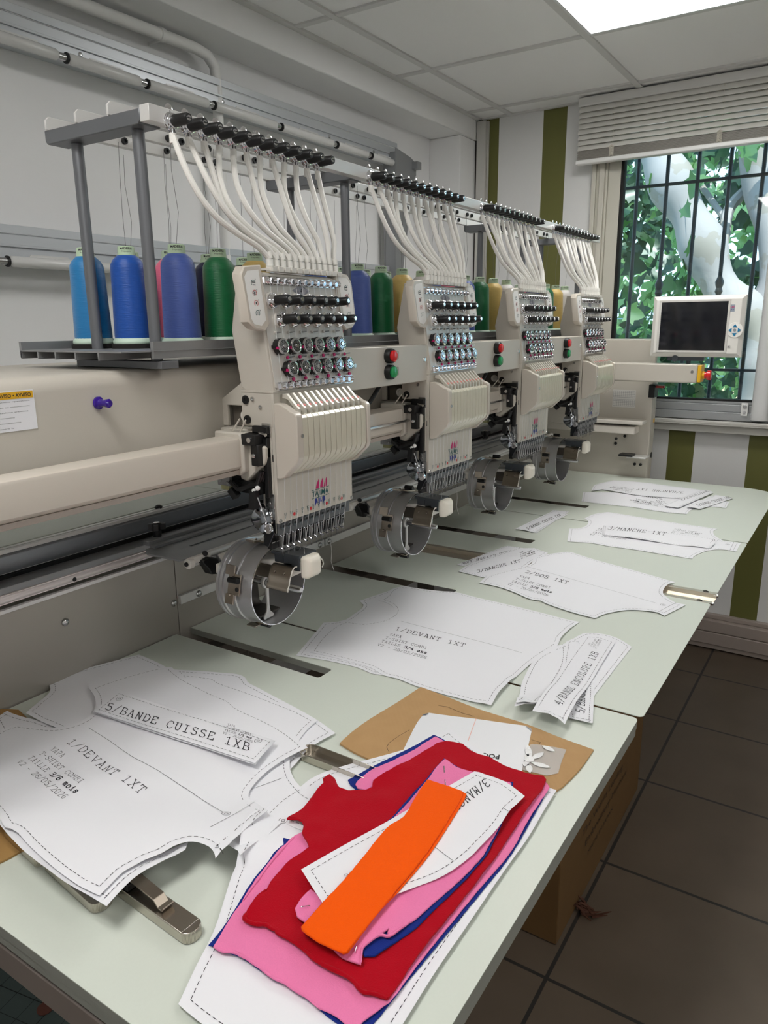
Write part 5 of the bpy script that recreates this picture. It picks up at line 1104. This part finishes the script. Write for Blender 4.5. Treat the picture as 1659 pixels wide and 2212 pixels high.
def cloth(name, pts, z, th, mat, lab, ruff=.0012, grp='cut fabric pieces stacked on the big pattern sheet', extra=None, grid=.014, edge=.0006):
    base = []
    for seg in pts: base += conv(seg[0], seg[1:], z)
    out = smooth_outline(base, 27); rnd = random.Random(hash(name+lab) % 1000 if 0 else len(lab))
    o2 = []
    for i, p in enumerate(out):
        q = out[(i+1) % len(out)]; L = (q-p).length; k = max(1, int(L/.006))
        for j in range(k):
            s_ = p+(q-p)*(j/k); o2.append(s_+Vector(((rnd.random()-.5)*edge, (rnd.random()-.5)*edge, 0)))
    zf = zfun(base)
    seed = len(lab)
    def dz(x, y):
        v = noise.noise(Vector((x*14+seed, y*14, seed*.3)))*ruff+noise.noise(Vector((x*40, y*40+seed, 1)))*ruff*.35
        if extra:
            for (cx_, cy_), (dx, dy), w_, h_ in extra:
                t = max(0, min(1, ((x-cx_)*dx+(y-cy_)*dy)/(dx*dx+dy*dy))); d = math.hypot(x-cx_-dx*t, y-cy_-dy*t); v += h_*math.exp(-(d/w_)**2)*(math.sin(PI*min(1, t*.8+.2)))
        return v
    org = (sum(p.x for p in base)/len(base), sum(p.y for p in base)/len(base), z)
    zf = drape(o2, zf, th, dz)
    o = solo(name, sheetmesh(o2, zf, th, grid), mat, lab, 'fabric', grp, org=org, ang=70)
    md = o.modifiers.new('bevel', 'BEVEL'); md.width = th*.35; md.segments = 2; md.limit_method = 'ANGLE'; md.angle_limit = 1.1
    return o
def fab(name, rgb): return pm(name, rgb, .9, bump=.35, scale=700, sheen=.08, var=.06, spec=.1)
FNAVY, FPINK, FRED, FOR = fab('fabric_navy', (26, 46, 130)), fab('fabric_pink', (240, 130, 178)), fab('fabric_red', (176, 2, 26)), fab('fabric_orange', (255, 92, 0))
def ridge(fr, a, b_, w, h, z): p, q = conv(fr, [a, b_], z); return ((p.x, p.y), (q.x-p.x, q.y-p.y), w, h)
cloth('fabric_piece', [[Q4, (620, 360), (500, 430), (400, 480), (200, 580), (130, 620), (90, 640), (105, 670), (140, 700)], [P4, (1290, 440), (1140, 465), (1090, 450), (1020, 540), (960, 650), (820, 820), (700, 1010), (590, 1190), (480, 1340), (415, 1415), (450, 1425), (590, 1482), (700, 1522)], [Q5, (330, 1062), (560, 1217), (650, 1247), (760, 1330), (880, 1417), (960, 1490), (1060, 1560), (1180, 1660), (1310, 1566), (1500, 1330), (1668, 1128)], [Q4, (900, 1352), (1100, 1100), (1240, 860), (1330, 700), (1230, 610), (1160, 590), (860, 480)]], .8502, .0018, FNAVY, 'navy fabric piece, lowest of the stack, showing as a thin edge')
cloth('fabric_piece', [[Q4, (630, 375), (550, 425), (450, 480), (330, 540), (240, 580), (190, 620), (150, 655), (138, 680), (150, 702), (200, 708), (245, 690)], [P4, (1250, 400), (1190, 438), (1130, 500), (1040, 590), (940, 710), (860, 820), (800, 900), (720, 1020), (640, 1130), (550, 1280), (456, 1430), (510, 1462), (560, 1475), (640, 1480), (700, 1508), (780, 1550), (880, 1620), (1000, 1712), (1080, 1745), (1200, 1830), (1300, 1890), (1400, 1980)], [Q5, (1000, 1480), (1080, 1545), (1180, 1640), (1240, 1540), (1450, 1385), (1560, 1240), (1656, 1106)], [Q4, (870, 1352), (1090, 1090), (1230, 850), (1336, 690), (1310, 655), (1000, 560), (700, 420), (680, 405)]], .8528, .0022, FPINK, 'large pink fabric piece below the red one', ruff=.0036,
      extra=[ridge(P4, (630, 1370), (780, 1550), .006, .004, .853), ridge(Q4, (140, 690), (300, 560), .006, .004, .853), ridge(P4, (1190, 440), (1000, 620), .004, .003, .853)])
cloth('fabric_piece', [[Q4, (690, 405), (740, 408), (800, 420), (850, 460), (960, 500), (1060, 555), (1150, 585), (1220, 605), (1300, 613), (1316, 640), (1290, 700), (1240, 770), (1170, 870), (1080, 1000), (970, 1160)], [Q5, (1640, 1062), (1540, 1210), (1442, 1352), (1425, 1360), (1330, 1325), (1240, 1312), (1200, 1270), (1160, 1222), (1080, 1170), (900, 1082), (800, 1000), (700, 922), (560, 850), (552, 830), (520, 810), (480, 785), (430, 782), (380, 777), (315, 740), (340, 690), (365, 650), (430, 560), (490, 510), (520, 450), (560, 400), (640, 310), (700, 260), (820, 180), (800, 130), (770, 80)], [P4, (1258, 410), (1275, 352), (1262, 312), (1230, 290), (1180, 284), (1115, 290), (1180, 245), (1260, 190), (1340, 110), (1450, 0)], [P2, (1440, 1200), (1500, 1158), (1550, 1180), (1568, 1215), (1585, 1242), (1659, 1266)], [Q4, (60, 702), (130, 706), (200, 704), (240, 688), (248, 655), (300, 625), (350, 600), (480, 510), (600, 440), (640, 415)]], .8572, .0030, FRED, 'big red fabric piece with sleeve notches, on the pink one', ruff=.0042, grid=.012,
      extra=[ridge(P2, (1500, 1170), (1300, 1500), .010, .009, .857), ridge(Q4, (245, 665), (480, 520), .008, .005, .857), ridge(Q5, (340, 700), (480, 520), .006, .004, .857), ridge(Q5, (880, 130), (1060, 170), .004, .003, .857), ridge(Q4, (1310, 640), (1000, 1130), .006, .003, .857)])
cloth('fabric_piece', [[Q4, (685, 505), (700, 520), (800, 575), (900, 600), (1060, 650), (1112, 652), (1110, 690), (1045, 900), (1000, 1000), (915, 1150)], [Q5, (1662, 808), (1600, 850), (1530, 890), (1440, 950), (1330, 1022), (1250, 1028), (1233, 990), (1200, 900), (900, 700), (1000, 300)], [Q4, (340, 890), (480, 735), (580, 625), (640, 555)]], .8605, .0026, FNAVY, 'smaller navy fabric piece edging the pinned pink one')
cloth('fabric_piece', [[Q4, (690, 510), (760, 560), (840, 590), (900, 605), (1060, 650), (1100, 660), (1090, 740), (1035, 910), (980, 1010), (895, 1150)], [Q5, (1659, 742), (1600, 775), (1550, 800), (1445, 872), (1430, 850), (1440, 822), (1370, 860), (1290, 912), (1240, 955), (1232, 990), (1226, 1085), (1150, 1058), (1090, 1035), (1030, 985), (900, 850), (790, 760), (725, 712), (710, 650), (740, 600), (770, 558), (835, 497), (900, 560), (1100, 300)], [Q4, (345, 898), (430, 815), (530, 700), (585, 635), (640, 560)]], .8635, .0026, FPINK, 'pinned pink fabric piece under the paper sleeve and orange band', ruff=.0026)
def hem(o, segs, z, r_, mat):
    P = []
    for seg in segs: P += conv(seg[0], seg[1:], z)
    zf = [q for q in PLACED][-1][1] if 0 else None
    Q = [Vector(q) for q in cat([tuple(p) for p in P], 4)]; n_ = len(Q); rnd = random.Random(n_)
    b = B(); b.tube(Q, [r_*(.55+.5*abs(noise.noise(Vector((i*.21, n_, 0)))))*(.35+.65*math.sin(PI*i/(n_-1))**.4) for i in range(n_)], 8); part(o, 'rolled_edge', b, mat)
fabs = {o['label'][:12]: o for o in COL.objects if o.get('category') == 'fabric'}
hem(fabs['big red fabr'], [[Q5, (1425, 1356), (1330, 1322), (1240, 1306), (1200, 1266), (1160, 1218), (1080, 1166), (900, 1078), (800, 996), (700, 918), (560, 846)]], .8580, .0034, FRED)
hem(fabs['big red fabr'], [[Q5, (552, 828), (520, 808), (480, 783), (430, 780), (380, 773), (318, 738), (345, 690), (368, 650), (430, 560), (490, 512)]], .8580, .0036, FRED)
hem(fabs['big red fabr'], [[P4, (1262, 400), (1276, 352), (1264, 314), (1230, 293), (1180, 288), (1120, 291)]], .8585, .0026, FRED)
hem(fabs['large pink f'], [[P4, (470, 1432), (510, 1460), (560, 1473), (640, 1478), (700, 1506), (780, 1548), (880, 1618), (1000, 1710), (1080, 1743), (1200, 1828), (1300, 1888), (1400, 1978)]], .8532, .0026, FPINK)
hem(fabs['large pink f'], [[P4, (1190, 442), (1130, 503), (1040, 594), (943, 712), (863, 822), (803, 902), (723, 1022)]], .8535, .0030, FPINK)
hem(fabs['pinned pink '], [[Q5, (1590, 778), (1550, 803), (1445, 872)], [Q5, (1370, 864), (1290, 916), (1243, 958), (1232, 990), (1226, 1080)]], .8642, .0026, FPINK)
for i, (p, q) in enumerate((((684, 560), (686, 598)), ((690, 643), (693, 676)))):
    a, c = conv(Q4, [p, q], .8652); b = B(); b.tube([a, c], .0006, 6); b.ball(a, .001, 6); solo('sewing_pin', b, CHROME, ['steel pin near the top corner of the pinned pink fabric', 'steel pin just above the orange band end'][i], 'pin', 'pins in the pink fabric', org=a)
for i, (p, q) in enumerate((((762, 645), (830, 636)), ((1190, 955), (1176, 1002)))):
    a, c = conv(Q5, [p, q], .8655); b = B(); b.tube([a, c], .0006, 6); b.ball(a, .001, 6); solo('sewing_pin', b, CHROME, ['steel pin in the rounded left end of the pinned pink fabric', 'steel pin at the bottom corner of the pinned pink fabric'][i], 'pin', 'pins in the pink fabric', org=a)
paper('pattern_sheet', Q4, [[FP, (650.7, 1877.9), (740, 1827), (830, 1778), (930, 1720)], [Q4, (870, 590), (900, 594), (930, 605), (1060, 652), (1183, 742), (1135, 790), (1100, 820), (1070, 860), (1040, 908), (985, 975), (900, 1062), (860, 1105)], [FP, (980, 1878), (940, 1900), (900, 1915), (858, 1931), (790, 1960), (720, 1985), (697, 1951), (672, 1912)]], .8675, 'sleeve piece printed 3/MA lying on the pinned pink fabric, under the orange band', [('text', Q4, (940, 632), (700, 815), (975, 672), '3/MANCHE'), ('text', Q5, (1172, 362), (1094, 398), (1186, 384), '26'), ('line', Q4, (610, 1045), (735, 1140)), ('line', Q4, (1048, 815), (1082, 838))], ins=.009)
for zz, dx in ((.8700, 1), (.8728, 0)):
    cloth('fabric_band', [[FP, (922.8, 1682), (961, 1695), (1000-dx*2, 1709)]+([(1008, 1715), (1003, 1727), (968, 1784), (935, 1835), (905, 1873), (858, 1928)] if dx else [(998, 1720), (964, 1778), (930, 1830), (900, 1870), (853, 1926)])+[(822-dx*0, 1964), (770+dx*3, 2028), (749+dx*2, 2056), (742, 2058), (717, 2047), (694, 2036), (675, 2025), (652, 2008), (650.7, 2000), (690, 1956), (735, 1909), (785, 1850), (822, 1803), (845, 1780), (872, 1764), (896, 1722)]], zz, .0026, FOR, 'lower orange fabric band, thin edge under the top one' if dx else 'bright orange folded fabric band on top of the stack', ruff=.0010, grp='orange fabric bands')
# ------------------------------------------------------------------ under the table
bx = thing('cardboard_box', (-.52, 1.85, 0), 'brown cardboard carton with red lettering standing on the floor under the table edge', 'cardboard box')
BOXM = pm('carton', (104, 76, 40), .75, var=.08, scale=20)
part(bx, 'carton_body', B().box(-.66, -.470, 1.462, 2.20, .003, .74), BOXM, .002)
part(bx, 'open_flap', B().prism([(-.56, .10), (-.70, .60), (-.697, .602), (-.557, .10)], 'y', 1.40, 1.45), pm('flap', (110, 88, 58), .75))
b = B(); font(b, 'TAJIMA', (-.4695, 1.80, .28), (0, 1, -.0), (0, 0, .062), w=.21, bold=True); part(bx, 'red_lettering', b, pm('box_red', (190, 50, 35), .6))
for i, (s_, w_, h_) in enumerate((('The World Leading', .36, .020), ('Embroidery Machine', .38, .020), ('MADE IN JAPAN', .22, .014))): b = B(); font(b, s_, (-.4695, 1.62+.03*i, .20-.045*i), (0, 1, 0), (0, 0, h_), w=w_); part(bx, 'brown_lettering', b, pm('box_ink', (50, 36, 22), .7))
b = B(); rnd = random.Random(2); c0 = Vector((-.44, 1.60, .008))
for k in range(14):
    a = rnd.random()*6.28; l = .012+.02*rnd.random(); b.tube([c0+Vector((.03*(rnd.random()-.3), .03*(rnd.random()-.5), 0)), c0+Vector((l*math.cos(a), l*math.sin(a), .012*rnd.random())), c0+Vector((1.6*l*math.cos(a+.5)+.01, 1.6*l*math.sin(a+.5), .006+.02*rnd.random()))], [.003, .004, .001], 5)
solo('dry_leaf', b, pm('dry_leaf', (82, 48, 32), .8), 'small crumpled brown leaf on the floor tile beside the carton', 'leaf', org=(c0.x, c0.y, 0))
mt = thing('cutting_mat', (-1.25, .62, 0), 'dark green gridded cutting mat on the floor under the near table corner', 'cutting mat')
ca_, sa_ = math.cos(.2), math.sin(.2)
def rt(x, y, z): return Vector((-1.35+x*ca_-y*sa_, .70+x*sa_+y*ca_, z))
b = B(); b.add([rt(-.6, -.5, .001), rt(.45, -.5, .001), rt(.45, .4, .001), rt(-.6, .4, .001), rt(-.6, -.5, .004), rt(.45, -.5, .004), rt(.45, .4, .004), rt(-.6, .4, .004)], [(3, 2, 1, 0), (4, 5, 6, 7), (0, 1, 5, 4), (1, 2, 6, 5), (2, 3, 7, 6), (3, 0, 4, 7)]); part(mt, 'mat', b, pm('mat_green', (78, 92, 90), .6))
b = B()
for i in range(-11, 9): ribbon(b, [rt(i*.051, -.5, 0).xy, rt(i*.051, .4, 0).xy], .0012 if i % 4 else .002, lambda x, y: .004)
for i in range(-9, 8): ribbon(b, [rt(-.6, i*.051, 0).xy, rt(.45, i*.051, 0).xy], .0012 if i % 4 else .002, lambda x, y: .004)
part(mt, 'grid_lines', b, pm('mat_line', (28, 34, 32), .7))
b = B(); c = at(98, 2178, z=.005); b.lathe([(.018, 0), (.018, .001)], c, (0, 0, 1), 18); solo('brown_spot', b, pm('copper', (105, 55, 42), .5), 'round copper brown disc lying on the dark cutting mat', 'disc', org=c)
# ------------------------------------------------------------------ outside the window
def garden():
    gm = pm('garden_soil', (170, 160, 120), .9, var=.3, scale=3)
    struct('terrain', B().box(-14, 14, 3.62, 30, -.35, -.3), gm)
    struct('facade', B().box(-14, -2.0, 3.5, 3.62, -.3, 2.6).box(XR, 14, 3.5, 3.62, -.3, 2.6), WALLW)
    bark = tex_mat('plane_bark', lambda n, b, tc, sp: n.links.new(mixc(n, M(n, 'GREATER_THAN', nz(n, tc, 4, 5), .56), lin((166, 164, 170)), lin((156, 152, 150))), b.inputs['Base Color']), .85)
    t = thing('plane_tree', at(1652, 880, y=5.2), 'pale barked tree leaning across the window view', 'tree')
    def Pz(x, y, d=5.0): return at(x, y, y=d)
    Z3 = lambda x, y, d=5.0: at(1260+x/3.569, 280+y/3.569, y=d)
    tr = part(t, 'trunk', B().tube([Vector(q) for q in cat([tuple(Z3(400, -250)), tuple(Z3(480, 0)), tuple(Z3(560, 215)), tuple(Z3(660, 440)), tuple(Z3(790, 640)), tuple(Z3(900, 850)), tuple(Z3(990, 1080)), tuple(Z3(1110, 1300)), tuple(Z3(1290, 1480)), tuple(Z3(1370, 1640)), tuple(Z3(1400, 1850)), tuple(Z3(1330, 2100)), tuple(Z3(1290, 2500)), tuple(Z3(1280, 3000))], 3)], [.115]*10+[.105]*30, 14), bark) if 0 else None
    pts = [Vector(q) for q in cat([tuple(Z3(400, -250)), tuple(Z3(490, 0)), tuple(Z3(590, 215)), tuple(Z3(690, 440)), tuple(Z3(800, 640)), tuple(Z3(900, 850)), tuple(Z3(990, 1080)), tuple(Z3(1110, 1300)), tuple(Z3(1270, 1460)), tuple(Z3(1370, 1640)), tuple(Z3(1390, 1850)), tuple(Z3(1330, 2100)), tuple(Z3(1290, 2500)), tuple(Z3(1280, 3000))], 3)]
    rads = [.12+.02*math.sin(i*.9) for i in range(len(pts))]; part(t, 'trunk', B().tube(pts, rads, 16), bark)
    pts = [Z3(1340, 1560, 5.05), Z3(1420, 1350, 5.1), Z3(1500, 1150, 5.1), Z3(1480, 800, 5.15), Z3(1380, 500, 5.2), Z3(1340, 200, 5.2), Z3(1330, -200, 5.2)]
    part(t, 'branch', B().tube([Vector(q) for q in cat([tuple(p) for p in pts], 3)], .10, 12), bark)
    pts = [Z3(1030, 1030, 5.0), Z3(1080, 850, 5.1), Z3(1110, 650, 5.2), Z3(1180, 540, 5.3), Z3(1320, 420, 5.4), Z3(1480, 300, 5.5)]
    part(t, 'branch', B().tube([Vector(q) for q in cat([tuple(p) for p in pts], 3)], .035, 8), bark)
    part(t, 'branch', B().tube([Z3(1100, 700, 5.2), Z3(1000, 560, 5.5), Z3(900, 420, 5.9)], .02, 8), bark)
    def leafmat(nm, c1, tr_):
        m = bpy.data.materials.new(nm); m.use_nodes = True; n = m.node_tree; n.nodes.clear()
        o_ = n.nodes.new('ShaderNodeOutputMaterial'); d = n.nodes.new('ShaderNodeBsdfDiffuse'); s = n.nodes.new('ShaderNodeBsdfTranslucent'); g = n.nodes.new('ShaderNodeBsdfGlossy'); m1 = n.nodes.new('ShaderNodeMixShader'); m2 = n.nodes.new('ShaderNodeMixShader')
        oi = n.nodes.new('ShaderNodeTexCoord'); nn = n.nodes.new('ShaderNodeTexNoise'); nn.inputs['Scale'].default_value = 2.2; n.links.new(oi.outputs['Object'], nn.inputs['Vector'])
        c = lin(c1); col = mixc(n, nn.outputs[0], tuple(v*.6 for v in c[:3])+(1,), tuple(min(1, v*1.5) for v in c[:3])+(1,)); n.links.new(col, d.inputs[0]); n.links.new(col, s.inputs[0])
        g.inputs['Roughness'].default_value = .4; g.inputs[0].default_value = (.8, .9, 1, 1); m1.inputs[0].default_value = tr_; m2.inputs[0].default_value = .08
        n.links.new(d.outputs[0], m1.inputs[1]); n.links.new(s.outputs[0], m1.inputs[2]); n.links.new(m1.outputs[0], m2.inputs[1]); n.links.new(g.outputs[0], m2.inputs[2]); n.links.new(m2.outputs[0], o_.inputs[0]); return m
    rnd = random.Random(11)
    shape = [(0, 0), (.22, .05), (.5, -.05), (.42, .25), (.6, .5), (.32, .55), (.25, .75), (0, 1.05), (-.25, .75), (-.32, .55), (-.6, .5), (-.42, .25), (-.5, -.05), (-.22, .05)]
    def leaf(b, c, s):
        a = Vector((rnd.uniform(-1, 1), rnd.uniform(-1.2, .2), rnd.uniform(-.3, 1))).normalized(); u = a.orthogonal().normalized(); q = Matrix.Rotation(rnd.uniform(0, 6.28), 3, a); u = q @ u; v = a.cross(u)
        b.add([c+u*x*s+v*y*s+a*(.25*s*abs(x)) for x, y in shape], [(0, 1, 2, 3, 4, 5, 6, 7), (0, 7, 8, 9, 10, 11, 12, 13)])
    def cloud(nm, box, cnt, s0, s1, mat, lab, cat_, parent=None):
        b = B()
        for _ in range(cnt):
            c = Vector([rnd.uniform(box[2*i], box[2*i+1]) for i in range(3)])
            if noise.noise(c*1.3) < -.12: continue
            leaf(b, c, rnd.uniform(s0, s1))
        if parent: return part(parent, nm, b, mat, kind='stuff')
        return solo(nm, b, mat, lab, cat_, kind='stuff', org=((box[0]+box[1])/2, (box[2]+box[3])/2, -.3))
    L1 = leafmat('leaf_dark', (44, 82, 48), .3); L2 = leafmat('leaf_mid', (78, 124, 62), .4); L3 = leafmat('leaf_bright', (150, 190, 100), .5); L4 = leafmat('leaf_far', (120, 165, 110), .5)
    cloud('foliage', (-2.6, 1.2, 5.4, 7.0, .9, 3.8), 4200, .07, .17, L1, '', '', t)
    cloud('foliage_front', (-2.0, .8, 4.7, 5.6, 1.5, 3.2), 330, .07, .15, L2, '', '', t)
    cloud('shrub_leaves', (-3.5, 2.0, 6.6, 8.5, -.2, 2.6), 3600, .05, .12, L2, 'bright green shrub leaves filling the garden behind the tree', 'shrub')
    cloud('hedge_leaves', (-5.5, 3.0, 8.8, 12, -.3, 6.0), 6500, .12, .30, L4, 'far sunlit hedge leaves behind the garden shrubs', 'hedge')
    cloud('ground_cover', (-2.5, 2.0, 5.2, 8.0, -.28, .5), 2600, .04, .09, L3, 'bright ground cover leaves below the window', 'ground cover')
    b = B()
    for i in range(40): b.box(-5+i*.25, -5+i*.25+.012, 8.6, 8.61, -.3, 1.5)
    for z in (0, .3, .6, .9, 1.2, 1.5): b.box(-5, 5, 8.598, 8.612, z, z+.012)
    solo('mesh_fence', b, pm('fence_blue', (120, 160, 190), .5), 'pale blue wire fence behind the shrubs', 'fence', org=(0, 8.6, -.3))
garden()
